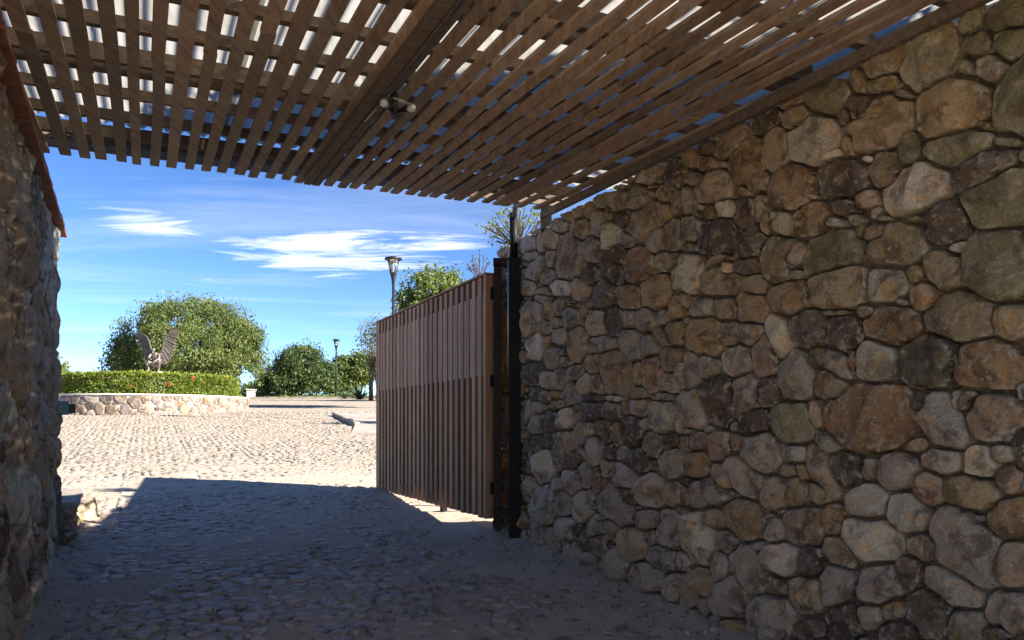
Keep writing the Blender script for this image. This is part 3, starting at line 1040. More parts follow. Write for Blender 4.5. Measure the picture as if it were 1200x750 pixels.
def fill_stones(sts, inside, box, passes, keys, asp=(1.0, 1.6), tilt=0.6):
    """throw further stones into the empty places; passes = [(rmin, rmax, tries)]"""
    u0, u1, v0, v1 = box
    for rmin, rmax, tries in passes:
        cand = np.stack([rng.uniform(u0, u1, tries), rng.uniform(v0, v1, tries)], 1)
        cand = cand[inside(cand)]
        if len(sts):
            gap = np.full(len(cand), 9.0)
            for s in sts:
                q = (cand - s.c) @ s.Ei.T
                d = np.linalg.norm(q, axis=1)
                gap = np.minimum(gap, (d - 1.12) * s.size)
        else:
            gap = np.full(len(cand), 9.0)
        for i in range(len(cand)):
            g = gap[i]
            if g < rmin * 0.9:
                continue
            r = min(g * 1.05, rng.uniform(rmin, rmax))
            a = math.sqrt(rng.uniform(*asp))
            th = rng.normal(0, tilt)
            R = np.array([[math.cos(th), -math.sin(th)], [math.sin(th), math.cos(th)]])
            s = St(cand[i], R @ np.diag([r * a, r / a]), keys[rng.integers(len(keys))])
            sts.append(s)
            q = (cand - s.c) @ s.Ei.T
            gap = np.minimum(gap, (np.linalg.norm(q, axis=1) - 1.12) * s.size)
    return sts


def cut_cells(sts, inside, na=36, gap=0.0115, rmax=1.42, qmul=1.0):
    cs = np.array([s.c for s in sts])
    Eis = np.array([s.Ei for s in sts])
    sz = np.array([max(np.linalg.norm(s.E[:, 0]), np.linalg.norm(s.E[:, 1])) for s in sts])
    rs = np.linspace(0.12, rmax, 44)
    a = np.arange(na) * 2 * math.pi / na
    cs_a = np.stack([np.cos(a), np.sin(a)], 1)
    q = (np.abs(cs_a[:, 0]) ** 3.4 + np.abs(cs_a[:, 1]) ** 3.4) ** (-1 / 3.4)
    for i, s in enumerate(sts):
        dirs = cs_a @ s.E.T
        dist = np.linalg.norm(cs - s.c, axis=1)
        nb = np.where((dist < (sz + sz[i]) * 1.35) & (np.arange(len(sts)) != i))[0]
        p = s.c + dirs[:, None, :] * rs[None, :, None]
        ok = inside(p.reshape(-1, 2)).reshape(p.shape[:2])
        if len(nb):
            rel = p[:, :, None, :] - cs[nb][None, None]
            d = np.einsum('kij,abkj->abki', Eis[nb], rel)
            dm = np.linalg.norm(d, axis=-1).min(-1)
            ok &= dm > rs[None, :]
        bad = ~ok
        first = np.where(bad.any(1), bad.argmax(1), len(rs))
        rb = np.where(first >= len(rs), rmax * 0.93, rs[np.clip(first, 0, len(rs) - 1)] - 0.012)
        rb = np.minimum(rb, q * qmul * rng.uniform(1.06, 1.16) * (1 + 0.03 * rng.normal(size=na)))
        L = np.linalg.norm(dirs, axis=1)
        rb = rb - gap * rng.uniform(0.6, 1.3) / L
        rb = np.clip(rb, 0.12, None)
        rb = 0.64 * rb + 0.18 * (np.roll(rb, 1) + np.roll(rb, -1))
        s.rb = rb[:, None] * dirs
    return sts


PROFILE = [(1.0, None), (0.995, -0.25), (0.975, 0.18), (0.925, 0.52), (0.84, 0.78), (0.69, 0.93), (0.48, 0.99), (0.24, 1.0), (0.0, 1.0)]


def stone_geo(s, mapper, depth=0.05, hmul=1.0, lump=1.0, flat=False, prof=PROFILE):
    """-> verts (world), faces, attribute dict"""
    na = len(s.rb)
    size = s.size
    H = (min(0.078, 0.30 * size + 0.012) * rng.uniform(0.6, 1.25)) * hmul
    tilt = rng.normal(0, 0.09, 2) * (0.3 if flat else 1)
    seed = rng.uniform(0, 100, 3)
    P2, hh, rim = [], [], []
    for f, h in prof:
        if f == 0:
            P2.append(np.zeros((1, 2)))
            hh.append([h])
            rim.append([0])
        else:
            P2.append(s.rb * f)
            hh.append([(-1.0 if h is None else h)] * na)
            rim.append([1.0 if f > 0.93 else (0.55 if f > 0.85 else (0.15 if f > 0.7 else 0.0))] * na)
    P2 = np.concatenate(P2)
    hh = np.concatenate(hh)
    rim = np.concatenate(rim)
    back = hh <= -1
    p3 = np.stack([P2[:, 0], P2[:, 1], 0 * P2[:, 0]], 1)
    # planar facets give the rough-dressed look: the surface is the lower envelope of a few tilted planes
    fac = np.full(len(P2), 1e9)
    for k in range(4):
        g = rng.normal(0, 0.36, 2) * hmul
        fac = np.minimum(fac, H * rng.uniform(0.95, 1.35) + P2 @ g)
    dome = H * np.clip(hh, -0.3, 1)
    z = np.minimum(dome, np.maximum(fac, H * 0.15) * (np.clip(hh, 0, 1) ** 0.35)) if not flat else dome
    z = z + P2 @ tilt * np.clip(hh, 0, 1)
    amp = lump * min(0.016, 0.10 * size)
    z = z + amp * fbm(p3 / max(size, 0.03) * 1.5 + seed, 3) * np.clip(hh * 1.5, 0, 1)
    z = z + lump * 0.0035 * vnoise(p3 * 45 + seed) * np.clip(hh * 1.5, 0, 1)
    z = np.where(back, -depth, z)
    # wobble of the outline
    w = 1 + 0.03 * fbm(p3 * 22 + seed, 2)[:, None]
    P2 = P2 * w
    V = mapper(s.c[0] + P2[:, 0], s.c[1] + P2[:, 1], z)
    nr = len(prof)
    F_ = []
    for k in range(nr - 1):
        o0, o1 = k * na, (k + 1) * na
        for i in range(na):
            i2 = (i + 1) % na
            if prof[k + 1][0] == 0:
                F_.append((o0 + i, o0 + i2, o1))
            else:
                F_.append((o0 + i, o0 + i2, o1 + i2, o1 + i))
    n = len(P2)
    col = np.array(PAL[s.key]) * rng.uniform(0.80, 1.22) * (1 + rng.normal(0, 0.018, 3))
    moss = {'g': 0.75}.get(s.key, 0.0)
    if moss == 0 and s.px > 930 and rng.random() < 0.25:
        moss = rng.uniform(0.2, 0.6)
    at = {'col': np.tile(col, (n, 1)), 'rnd': np.full(n, rng.random()), 'moss': np.full(n, moss), 'rim': rim}
    return V, F_, at


def emit_stones(sts, mapper, parent, mat, chosen, small_name='small_stones', flip=False, **kw):
    """chosen: set of indices that become objects of their own, the rest one joined part"""
    mv, mf, ma, n0 = [], [], {'col': [], 'rnd': [], 'moss': [], 'rim': []}, 0
    for i, s in enumerate(sts):
        V, F_, at = stone_geo(s, mapper, **kw)
        if flip:
            F_ = [tuple(reversed(q)) for q in F_]
        if i in chosen:
            mesh_obj('stone', V, F_, mat, parent, None, True, at)
        else:
            mv.append(V)
            mf += [tuple(k + n0 for k in q) for q in F_]
            n0 += len(V)
            for k in ma:
                ma[k].append(at[k])
    if mv:
        o = mesh_obj(small_name, np.concatenate(mv), mf, mat, parent, WL(parent), True, {k: np.concatenate(v) for k, v in ma.items()})
        tag(o, kind='stuff')


def planar_mapper(o, U, Nn):
    def f(u, v, n):
        return np.stack([o[0] + u * U[0] + n * Nn[0], o[1] + u * U[1] + n * Nn[1], v + 0 * u], 1)
    return f


# ---- right wall
R_U0, R_U1 = -0.62, 8.4


def r_top(u):
    y = B0[1] + u * WU[1]
    return np.minimum(3.165 + 0.041 * y, 3.385)


def r_inside(p):
    u, v = p[:, 0], p[:, 1]
    y = B0[1] + u * WU[1]
    return (u > R_U0) & (u < R_U1) & (v < r_top(u)) & (v > G(0, y) - 0.12)


rs_ = []
for (tx, ty), txt in TILES.items():
    for rec in txt.split(','):
        q = rec.split()
        zx, zy, zw, zh, ang = (float(t) for t in q[:5])
        x, y = tx + zx / 6, ty + zy / 6
        th = math.radians(ang)
        a1 = np.array([math.cos(th), -math.sin(th)]) * zw / 12
        a2 = np.array([math.sin(th), math.cos(th)]) * zh / 12
        c0 = px_to_wall(x, y)
        e1 = (px_to_wall(x + a1[0], y + a1[1]) - px_to_wall(x - a1[0], y - a1[1])) / 2
        e2 = (px_to_wall(x + a2[0], y + a2[1]) - px_to_wall(x - a2[0], y - a2[1])) / 2
        s = St(c0, np.stack([e1, e2], 1) * 1.03, q[5])
        s.px = x
        if not (R_U0 < c0[0] < R_U1 and c0[1] < r_top(c0[0]) + 0.03):
            continue
        if any(np.linalg.norm(t.Ei @ (c0 - t.c)) < 0.42 and t.size > s.size * 0.7 for t in rs_):
            continue                      # the same stone read in two tiles
        rs_.append(s)
n_traced = len(rs_)
keys_r = list('aaaatttbbolog')
fill_stones(rs_, r_inside, (R_U0, R_U1, -0.6, 3.45), [(0.12, 0.20, 2500), (0.08, 0.13, 3000), (0.045, 0.08, 5000), (0.024, 0.05, 9000), (0.015, 0.03, 9000)], keys_r)
cut_cells(rs_, r_inside, 36, qmul=1.08)
# drop what the cutting squeezed away
rs_ = [s for s in rs_ if np.linalg.norm(s.rb, axis=1).max() > 0.018]


def wall_px(s):
    p = B0 + WU * s.c[0]
    return CX + F * p[0] / p[1], HY - F * (s.c[1] - EYE) / p[1], p[1]


ars = []
for i, s in enumerate(rs_):
    x, y, Y = wall_px(s) if (B0 + WU * s.c[0])[1] > 1.0 else (9e9, 0, 1)
    area = (s.size / Y) ** 2 if (560 < x < 1230 and -20 < y < 770) else -s.size * 1e-9
    ars.append(area)
chosen = set(int(i) for i in np.argsort(-np.array(ars))[:300])

rw = empty('stone_wall', (B0[0], B0[1], float(G(0, B0[1]))), 'tall brown fieldstone wall beside the open slatted gate, running under the canopy', 'wall')
mp = planar_mapper(B0, WU, WN)
emit_stones(rs_, mp, rw, M_STONE, chosen, depth=0.085, lump=1.7)
# mortar core, set back behind the stone faces


def wall_core(name, o, U, Nn, u0, u1, top, bot, thick, mat, parent, back=0.042, nu=60):
    us = np.linspace(u0, u1, nu)
    tz = np.broadcast_to(top(us), us.shape)
    bz = np.broadcast_to(bot(us), us.shape)
    v = []
    for u, t, b_ in zip(us, tz, bz):
        for n, z in ((-back, b_), (-back, t), (-back - thick, t), (-back - thick, b_)):
            v.append((o[0] + u * U[0] + n * Nn[0], o[1] + u * U[1] + n * Nn[1], z))
    f = []
    for i in range(nu - 1):
        for k in range(4):
            k2 = (k + 1) % 4
            f.append((i * 4 + k, i * 4 + k2, i * 4 + 4 + k2, i * 4 + 4 + k))
    f.append((3, 2, 1, 0))
    e = (nu - 1) * 4
    f.append((e, e + 1, e + 2, e + 3))
    return mesh_obj(name, v, f, mat, parent)


wall_core('mortar_core', B0, WU, WN, R_U0 + 0.03, R_U1, lambda u: r_top(u) - 0.03, lambda u: G(0, B0[1] + u * WU[1]) - 0.3, 0.42, M_MORTAR, rw, back=0.06)
# the far end and the sunny outer face, same build, joined
end_o = B0 + WU * (R_U0 + 0.02)
es = fill_stones([], lambda p: (p[:, 0] > 0) & (p[:, 0] < 0.46) & (p[:, 1] < 3.41), (0, 0.46, 0.2, 3.42), [(0.10, 0.17, 900), (0.05, 0.1, 1500)], keys_r)
cut_cells(es, lambda p: (p[:, 0] > -0.01) & (p[:, 0] < 0.47) & (p[:, 1] < 3.42), 18)
emit_stones(es, planar_mapper(end_o, -WN, -WU), rw, M_STONE, set(), 'end_stones', depth=0.06, prof=PROFILE[:4] + PROFILE[5:6] + PROFILE[-1:])
# capping stones standing up along the visible top end
tv = [s for s in rs_]

# ---- left wall
L_TOP = 3.30
L_U0, L_U1 = 0.0, 6.4


def l_inside(p):
    return (p[:, 0] > L_U0 - 0.02) & (p[:, 0] < L_U1) & (p[:, 1] < L_TOP) & (p[:, 1] > G(0, LO[1] + p[:, 0] * LU[1]) - 0.12)


ls_ = fill_stones([], l_inside, (L_U0, L_U1, -0.5, L_TOP), [(0.16, 0.26, 700), (0.11, 0.17, 1800), (0.07, 0.11, 3500), (0.04, 0.07, 6000), (0.022, 0.04, 6000)], list('aaatttlloatb'), (1.0, 1.9), 0.5)
cut_cells(ls_, l_inside, 30, gap=0.008, qmul=1.15)
lw = empty('stone_wall', (LO[0], LO[1], float(G(0, LO[1]))), 'rough grey-brown stone wall capped with red clay tiles, opposite the gate', 'wall')
order = np.argsort([-s.size if s.c[0] < 4.2 else 0 for s in ls_])
lch = set(int(i) for i in order[:230])
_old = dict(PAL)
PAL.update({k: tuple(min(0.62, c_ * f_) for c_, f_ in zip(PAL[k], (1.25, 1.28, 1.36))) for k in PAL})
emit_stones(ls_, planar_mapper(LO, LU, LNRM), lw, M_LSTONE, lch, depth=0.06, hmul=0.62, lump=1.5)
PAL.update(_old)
wall_core('mortar_core', LO, LU, LNRM, 0.02, L_U1, lambda u: L_TOP - 0.02 + 0 * u, lambda u: G(0, LO[1] + u * LU[1]) - 0.3, 0.45, M_MORTAR, lw, back=0.02)
le = fill_stones([], lambda p: (p[:, 0] > 0) & (p[:, 0] < 0.46) & (p[:, 1] < 3.29), (0, 0.46, 0.15, 3.3), [(0.10, 0.17, 900), (0.05, 0.1, 1500)], list('aattlo'))
cut_cells(le, lambda p: (p[:, 0] > -0.01) & (p[:, 0] < 0.47) & (p[:, 1] < 3.30), 18)
emit_stones(le, planar_mapper(LO + LU * 0.02, -LNRM, -LU), lw, M_LSTONE, set(), 'end_stones', flip=True, depth=0.06, prof=PROFILE[:4] + PROFILE[5:6] + PROFILE[-1:])
# clay coping tiles, each a slab bedded across the wall top
u = -0.06
while u < 6.0:
    ln = rng.uniform(0.22, 0.27)
    c2 = LO + LU * (u + ln / 2) - LNRM * 0.215
    z = L_TOP + 0.035 + rng.normal(0, 0.004)
    c2 = c2 + LNRM * 0.015
    MB().box((c2[0], c2[1], z), (*(LU * (ln / 2 - 0.004)), rng.normal(0, 0.003)), (*(LNRM * 0.285), rng.normal(0, 0.004)), (0, 0, 0.024), 0.003).build('coping_tile', M_CLAY, lw, bevel=0.006)
    u += ln

# ---- low ledge beyond the left wall's end
lg_u0, lg_u1 = -1.95, -0.10


def lg_top(u):
    return 0.70 + 0 * u


def lg_inside(p):
    return (p[:, 0] > lg_u0) & (p[:, 0] < lg_u1) & (p[:, 1] < 0.69) & (p[:, 1] > 0.18)


LGO = LO + LNRM * 0.10
gs_ = fill_stones([], lg_inside, (lg_u0, lg_u1, 0.15, 0.7), [(0.08, 0.14, 600), (0.045, 0.08, 1500), (0.025, 0.045, 2500)], list('aaltat'))
cut_cells(gs_, lg_inside, 22)
lg = empty('stone_ledge', (LGO[0], LGO[1] + 0.8, 0.36), 'low stone ledge at the foot of the tile-capped wall', 'ledge')
emit_stones(gs_, planar_mapper(LGO, LU, LNRM), lg, M_LSTONE, set(range(len(gs_))), depth=0.05, lump=1.4)
wall_core('mortar_core', LGO, LU, LNRM, lg_u0, lg_u1, lambda u: 0.68 + 0 * u, lambda u: 0.05 + 0 * u, 0.42, M_MORTAR, lg, nu=6)
u = lg_u0 - 0.03
while u < lg_u1 - 0.05:
    ln = min(rng.uniform(0.34, 0.5), lg_u1 - u)
    c2 = LGO + LU * (u + ln / 2) - LNRM * 0.18
    MB().box((c2[0], c2[1], 0.715 + rng.normal(0, 0.005)), (*(LU * (ln / 2 - 0.006)), 0), (*(LNRM * 0.24), 0), (0, 0, 0.03), 0.010).build('cap_slab', M_KERB, lg, bevel=0.012)
    u += ln
e2 = LGO + LU * (lg_u0 - 0.16) + LNRM * 0.02
b_ = St((0, 0), np.diag([0.16, 0.14]), 'l')
cut_cells([b_], lambda p: np.ones(len(p), bool), 20)
zz0 = float(G(e2[0], e2[1]))
Vb, Fb, Ab = stone_geo(b_, lambda u_, v_, n_: np.stack([e2[0] + u_, e2[1] + v_, zz0 + n_ * 3.2], 1), depth=0.03)
fb_ = mesh_obj('boulder', Vb, Fb, M_LSTONE, None, (e2[0], e2[1], zz0), True, Ab)
tag(fb_, 'pale rounded boulder at the end of the low stone ledge', 'boulder')

# ------------------------------------------------------------------ canopy roof
RO = np.array([-3.34, 5.37])
RU = np.array([0.903, 0.430])
RV = np.array([0.430, -0.903])


def rz(x, y):
    return 3.19 + 0.041 * y


def rp(u, v, dz=0.0):
    p = RO + RU * u + RV * v
    return np.array([p[0], p[1], rz(p[0], p[1]) + dz])


def v_at_wall(u):
    """v where the strip at u meets the right wall face (inf if it never does)"""
    a = (RO + RU * u - B0) @ WN
    bb = RV @ WN
    return a / -bb if bb < 0 else 99.0


VBACK = 5.1
roof = empty('slatted_canopy', (*rp(2.0, 3.0)[:2], 3.2), 'weathered timber slat canopy with translucent sheets bridging the two stone walls', 'canopy')
ku = 0
u = -0.16
while u < 4.35:
    w = rng.normal(0.067, 0.003)
    vw = v_at_wall(u) - 0.05
    v1 = min(VBACK, vw)
    v0 = rng.normal(0.0, 0.012)
    if u > 3.95:
        v0 += 0.02
    if v1 > v0 + 0.3:
        yaw = rng.normal(0, 0.0022)
        # long slats are butted from two or three lengths
        cuts = [v0]
        while cuts[-1] < v1 - 0.01:
            cuts.append(min(v1, cuts[-1] + rng.uniform(1.6, 3.3)))
            if v1 - cuts[-1] < 0.6:
                cuts[-1] = v1
        for a, b_ in zip(cuts[:-1], cuts[1:]):
            du = rng.normal(0, 0.004)
            mb = MB()
            npc = 6
            vs = np.linspace(a + 0.002, b_ - 0.002, npc)
            ring = []
            bow = rng.normal(0, 0.004)
            tw = rng.normal(0, 0.010)
            for i, v_ in enumerate(vs):
                t = i / (npc - 1)
                cu = u + du + yaw * (v_ - 3) + bow * math.sin(t * math.pi)
                dz0 = rng.normal(0, 0.0015)
                for (su, sz) in ((-1, 0), (1, 0), (1, 1), (-1, 1)):
                    ring.append(rp(cu + su * w / 2, v_, dz0 + sz * 0.020 + su * tw * (t - 0.5) * w))
            f = []
            for i in range(npc - 1):
                for k in range(4):
                    k2 = (k + 1) % 4
                    f.append((i * 4 + k, i * 4 + k2, i * 4 + 4 + k2, i * 4 + 4 + k))
            f += [(3, 2, 1, 0), tuple((npc - 1) * 4 + k for k in range(4))]
            mesh_obj('slat', ring, f, M_SLAT, roof)
    u += rng.normal(0.1150, 0.003) * (1.55 if u > 3.72 else 1.0)
    ku += 1

# a broken splinter hanging from one slat
MB().box(rp(1.05, 0.72, -0.012), (*(RU * 0.010), 0), (*(RV * 0.07), 0.006), (0, 0, 0.005)).build('splinter', M_SLAT, roof)

U_L, U_R = -0.35, 4.30
for v_, wd, hh_ in [(0.10, 0.05, 0.075), (0.30, 0.04, 0.05), (0.47, 0.06, 0.075), (0.87, 0.045, 0.06), (1.28, 0.045, 0.06), (1.66, 0.05, 0.09), (1.80, 0.05, 0.09), (2.22, 0.045, 0.06),
                    (2.62, 0.045, 0.06), (3.02, 0.05, 0.09), (3.16, 0.05, 0.09), (3.6, 0.045, 0.06), (4.05, 0.045, 0.06), (4.5, 0.05, 0.09), (5.0, 0.05, 0.09)]:
    # joists end over the right wall
    uu = np.linspace(0, 6, 200)
    inside_u = [t for t in uu if v_at_wall(t) > v_]
    ur = (max(inside_u) if inside_u else U_R) + 0.06
    c0 = rp((U_L + ur) / 2, v_, 0.0225 + hh_ / 2)
    d = rp(ur, v_) - rp(U_L, v_)
    MB().box(c0, d / 2, (*(RV * wd / 2), -0.041 * 0.903 * wd / 2), (0, 0, hh_ / 2), 0.003).build('joist', M_JOIST, roof)

# main beam: two planks under the slats
for du, wd in ((1.850, 0.056), (1.914, 0.058)):
    a, b_ = rp(du, 0.14, -0.026), rp(du, VBACK, -0.026)
    MB().box((a + b_) / 2, (b_ - a) / 2, (*(RU * wd / 2), 0.43 * 0.041 * wd / 2), (0, 0, 0.024)).build('beam_plank', M_JOIST, roof, bevel=0.004)
# edge board along the right wall
for k, (off, dz_, th) in enumerate(((0.055, -0.030, 0.032),)):
    a2, b2 = B0 + WU * 0.62 + WN * off, B0 + WU * 7.3 + WN * off
    a = np.array([*a2, rz(*a2) + dz_])
    b_ = np.array([*b2, rz(*b2) + dz_])
    MB().box((a + b_) / 2, (b_ - a) / 2, (*(WN * 0.020), 0), (0, 0, th)).build('edge_board', M_JOIST, roof, bevel=0.003)
# corrugated translucent sheets
us0 = -0.45
while us0 < 5.6:
    us1 = us0 + 0.86
    nu = 90
    uu = np.linspace(us0, us1, nu)
    vb = 0.43 + rng.normal(0, 0.02)
    vs = np.linspace(vb, VBACK + 0.1, 14)
    V, Fq = [], []
    for v_ in vs:
        for t in uu:
            V.append(rp(t, v_, 0.130 + 0.011 * math.sin(t * 2 * math.pi / 0.078) + 0.003 * math.sin(v_ * 3 + us0) + 0.012 * ((us0 * 7) % 2 < 1)))
    for i in range(len(vs) - 1):
        for k in range(nu - 1):
            Fq.append((i * nu + k, i * nu + k + 1, (i + 1) * nu + k + 1, (i + 1) * nu + k))
    mesh_obj('roof_sheet', V, Fq, M_SHEET, roof, None, True)
    us0 += 0.80

# ---- spotlight pair on the beam
sl = empty('spotlight_fixture', (*P(462, 98, 4.22)[:2], 3.30), 'twin-bulb spotlight fixture clamped to the main ceiling beam', 'light fixture')
bx = P(462, 100, 4.2)
bx[2] = rz(bx[0], bx[1]) - 0.114
MB().box(bx, (*(RV * 0.022), 0), (*(RU * 0.016), 0), (0, 0, 0.062)).build('junction_box', M_BLACK, sl, bevel=0.004)
MB().box(bx + (0.045, 0.0, 0.02), (*(RU * 0.055), -0.008), (*(RV * 0.009), 0), (0, 0, 0.004)).build('bracket', M_GALV, sl)
for px_, py_, Y in ((450.5, 121, 4.13), (482.5, 127, 4.16)):
    e = P(px_, py_, Y)
    d = e - (bx + (0, 0, -0.04))
    d = d / np.linalg.norm(d)
    st = bx + (0, 0, -0.045)
    MB().tube([st, st + (e - st) * 0.4, e - d * 0.065], [0.009, 0.009, 0.009], 8).build('arm', M_BLACK, sl, smooth=True)
    MB().tube([e - d * 0.08, e - d * 0.03, e - d * 0.022], [0.014, 0.016, 0.019], 12).build('socket', M_BLACK, sl, smooth=True)
    MB().tube([e - d * 0.026, e - d * 0.012, e, e + d * 0.012, e + d * 0.020, e + d * 0.024], [0.012, 0.018, 0.022, 0.021, 0.015, 0.005], 14).build('bulb', M_BULB, sl, smooth=True)
# cable along the beam
cb = [rp(1.90 + 0.012 * math.sin(v_ * 3), v_, -0.058) for v_ in np.linspace(1.75, 4.9, 14)]
MB().tube(cb, 0.006, 6).build('cable', M_BLACK, sl, smooth=True)

# ------------------------------------------------------------------ gate
GH = 2.5
g0 = np.array([*P(572, 606, 7.89)[:2]])
g1 = np.array([*P(443, 574, 11.64)[:2]])
GL = float(np.linalg.norm(g1 - g0))
GT = (g1 - g0) / GL
GN = np.array([-GT[1], GT[0]])          # towards the passage (visible face)
if GN @ (-g0) < 0:
    GN = -GN
GZ = 0.535
gate = empty('slatted_gate', (g0[0], g0[1], GZ), 'open brown wooden gate of tall vertical slats hung on the dark steel post', 'gate')


def gbox(mb, t0, t1, n0_, n1_, z0, z1, jit=0.0):
    c2 = g0 + GT * (t0 + t1) / 2 + GN * (n0_ + n1_) / 2
    return mb.box((c2[0], c2[1], GZ + (z0 + z1) / 2), (*(GT * (t1 - t0) / 2), 0), (*(GN * (n1_ - n0_) / 2), 0), (0, 0, (z1 - z0) / 2), jit)


gbox(MB(), 0.0, 0.052, -0.105, 0.030, 0.0, GH + 0.012).build('stile', M_GATE, gate, bevel=0.003)
gbox(MB(), GL - 0.05, GL, -0.105, 0.030, 0.0, GH + 0.012).build('stile', M_GATE, gate, bevel=0.003)
for z0, z1 in ((0.10, 0.16), (1.40, 1.47), (2.33, 2.39)):
    gbox(MB(), 0.055, GL - 0.053, -0.066, -0.028, z0, z1).build('rail', M_STEELB, gate)
gbox(MB(), 0.0, GL, -0.108, 0.034, GH + 0.014, GH + 0.032).build('cap_rail', M_GATE, gate, bevel=0.003)
npit = 24
pit = (GL - 0.104) / npit
for k in range(npit):
    t0 = 0.052 + k * pit + 0.004
    j = rng.normal(0, 0.0025)
    gbox(MB(), t0 + pit * 0.42 + j, t0 + pit * 0.96 + j, -0.026, 0.022 + rng.normal(0, 0.0015), rng.normal(0.0, 0.004), GH + rng.normal(0, 0.003)).build('slat', M_GATE, gate, bevel=0.0025)
    gbox(MB(), t0 + 0.002, t0 + pit * 0.40, -0.024, 0.015 + rng.normal(0, 0.001), 1.475, 2.325).build('infill_board', M_GATE, gate, bevel=0.002)
    gbox(MB(), t0 - 0.006, t0 + pit - 0.010, -0.105, -0.070, 0.012, GH - 0.006).build('rear_slat', M_GATE, gate, bevel=0.002)
# drop bolt foot
c2 = g0 + GT * (GL * 0.40) - GN * 0.13
zg = float(G(c2[0], c2[1]))
MB().box((c2[0], c2[1], (zg + GZ + 0.16) / 2), (*(GT * 0.016), 0), (*(GN * 0.016), 0), (0, 0, (GZ + 0.16 - zg) / 2)).box((c2[0], c2[1], zg + 0.05), (*(GT * 0.045), 0), (*(GN * 0.03), 0), (0, 0, 0.045)).build('drop_bolt', M_STEEL, gate)

# ---- steel post with its pipe extension carrying the canopy corner
pz = P(603, 630, 7.74)
pc = B0 + WN * 0.055 + WU * -0.02
gp = empty('gate_post', (pc[0], pc[1], float(G(*pc))), 'dark steel gate post against the stone wall end, rising to the canopy', 'post')
zb = float(G(*pc)) - 0.1
MB().box((pc[0], pc[1], (zb + 3.18) / 2), (0.060, 0, 0), (0, 0.060, 0), (0, 0, (3.18 - zb) / 2)).build('column', M_STEEL, gp, bevel=0.005)
hp = g0 - GT * 0.10 + np.array([0.035, 0.02])
MB().box((hp[0] + 0.02, hp[1] + 0.06, (0.42 + 3.12) / 2), (0.040, 0, 0), (0, 0.045, 0), (0, 0, (3.12 - 0.42) / 2)).build('hinge_column', M_STEELB, gp, bevel=0.004)
MB().box(((hp[0] + pc[0]) / 2 + 0.01, (hp[1] + pc[1]) / 2, 3.15), (0.13, 0, 0), (0, 0.05, 0), (0, 0, 0.035)).build('top_bracket', M_STEELB, gp, bevel=0.004)
MB().box(((hp[0] + pc[0]) / 2 + 0.01, (hp[1] + pc[1]) / 2, 0.62), (0.13, 0, 0), (0, 0.03, 0), (0, 0, 0.03)).build('bottom_bracket', M_STEELB, gp, bevel=0.004)
for z in (0.85, 1.95, 2.85):
    c3 = g0 - GT * 0.03 - GN * 0.03
    MB().tube([(c3[0], c3[1], z - 0.06), (c3[0], c3[1], z + 0.06)], 0.018, 10).build('hinge', M_STEEL, gp, smooth=True)
topz = 3.60
MB().tube([(pc[0] - 0.01, pc[1], 3.17), (pc[0] - 0.01, pc[1], topz + 0.04)], 0.042, 14).build('pipe', M_STEEL, gp, smooth=True)
cr = rp(3.6, 0.35, 0.11)
MB().tube([(pc[0] - 0.01, pc[1] + 0.01, topz), tuple(cr)], 0.025, 10).build('canopy_arm', M_STEEL, gp, smooth=True)
MB().tube([(pc[0] - 0.062, pc[1] - 0.02, 2.0), (pc[0] - 0.062, pc[1] - 0.02, 3.16)], 0.012, 8).build('conduit', M_GALV, gp, smooth=True)

q = P(647, 262, 7.25)
st = B0 + WU * 0.56 - WN * 0.02
ss = MB()
ss.box((st[0], st[1], 3.44), (0.05, 0, 0), (0, 0.05, 0), (0, 0, 0.12))
so = ss.build('canopy_strut', M_STEEL, None, bevel=0.004)
tag(so, 'short dark strut standing on the fieldstone wall top under the canopy', 'strut')

# ---- little teal box on the left wall end
tb = LO + LU * 0.12 + LNRM * 0.06
wb = empty('wall_box', (tb[0], tb[1], 1.60), 'small teal electrical box fixed to the tile-capped wall end', 'box')
MB().box((tb[0], tb[1], 1.66), (*(LU * 0.05), 0), (*(LNRM * 0.05), 0), (0, 0, 0.065)).build('housing', M_TEAL, wb, bevel=0.006)
MB().box((tb[0] + LNRM[0] * 0.075, tb[1] + LNRM[1] * 0.075, 1.655), (*(LU * 0.038), 0), (*(LNRM * 0.03), 0), (0, 0, 0.045)).build('cover', M_BLACK, wb, bevel=0.008)

# ------------------------------------------------------------------ foliage helpers


def leaf_quads(cen, size, droop=0.0, flat=0.0, asp=0.45, r=rng):
    """rhombic leaves at `cen`; -> verts, faces"""
    n = len(cen)
    d = r.normal(size=(n, 3))
    d[:, 2] = d[:, 2] * (1 - flat) - droop
    d /= np.linalg.norm(d, axis=1)[:, None]
    b_ = r.normal(size=(n, 3))
    b_[:, 2] *= 0.7
    b_ -= d * (b_ * d).sum(1)[:, None]
    b_ /= np.linalg.norm(b_, axis=1)[:, None]
    nn = np.cross(d, b_)
    s = size * r.uniform(0.6, 1.35, n)[:, None]
    v = np.stack([cen - d * s * 0.5, cen + b_ * s * asp * 0.5 + nn * s * 0.06, cen + d * s * 0.5, cen - b_ * s * asp * 0.5 + nn * s * 0.06], 1)
    f = np.arange(n * 4).reshape(n, 4)
    return v.reshape(-1, 3), f


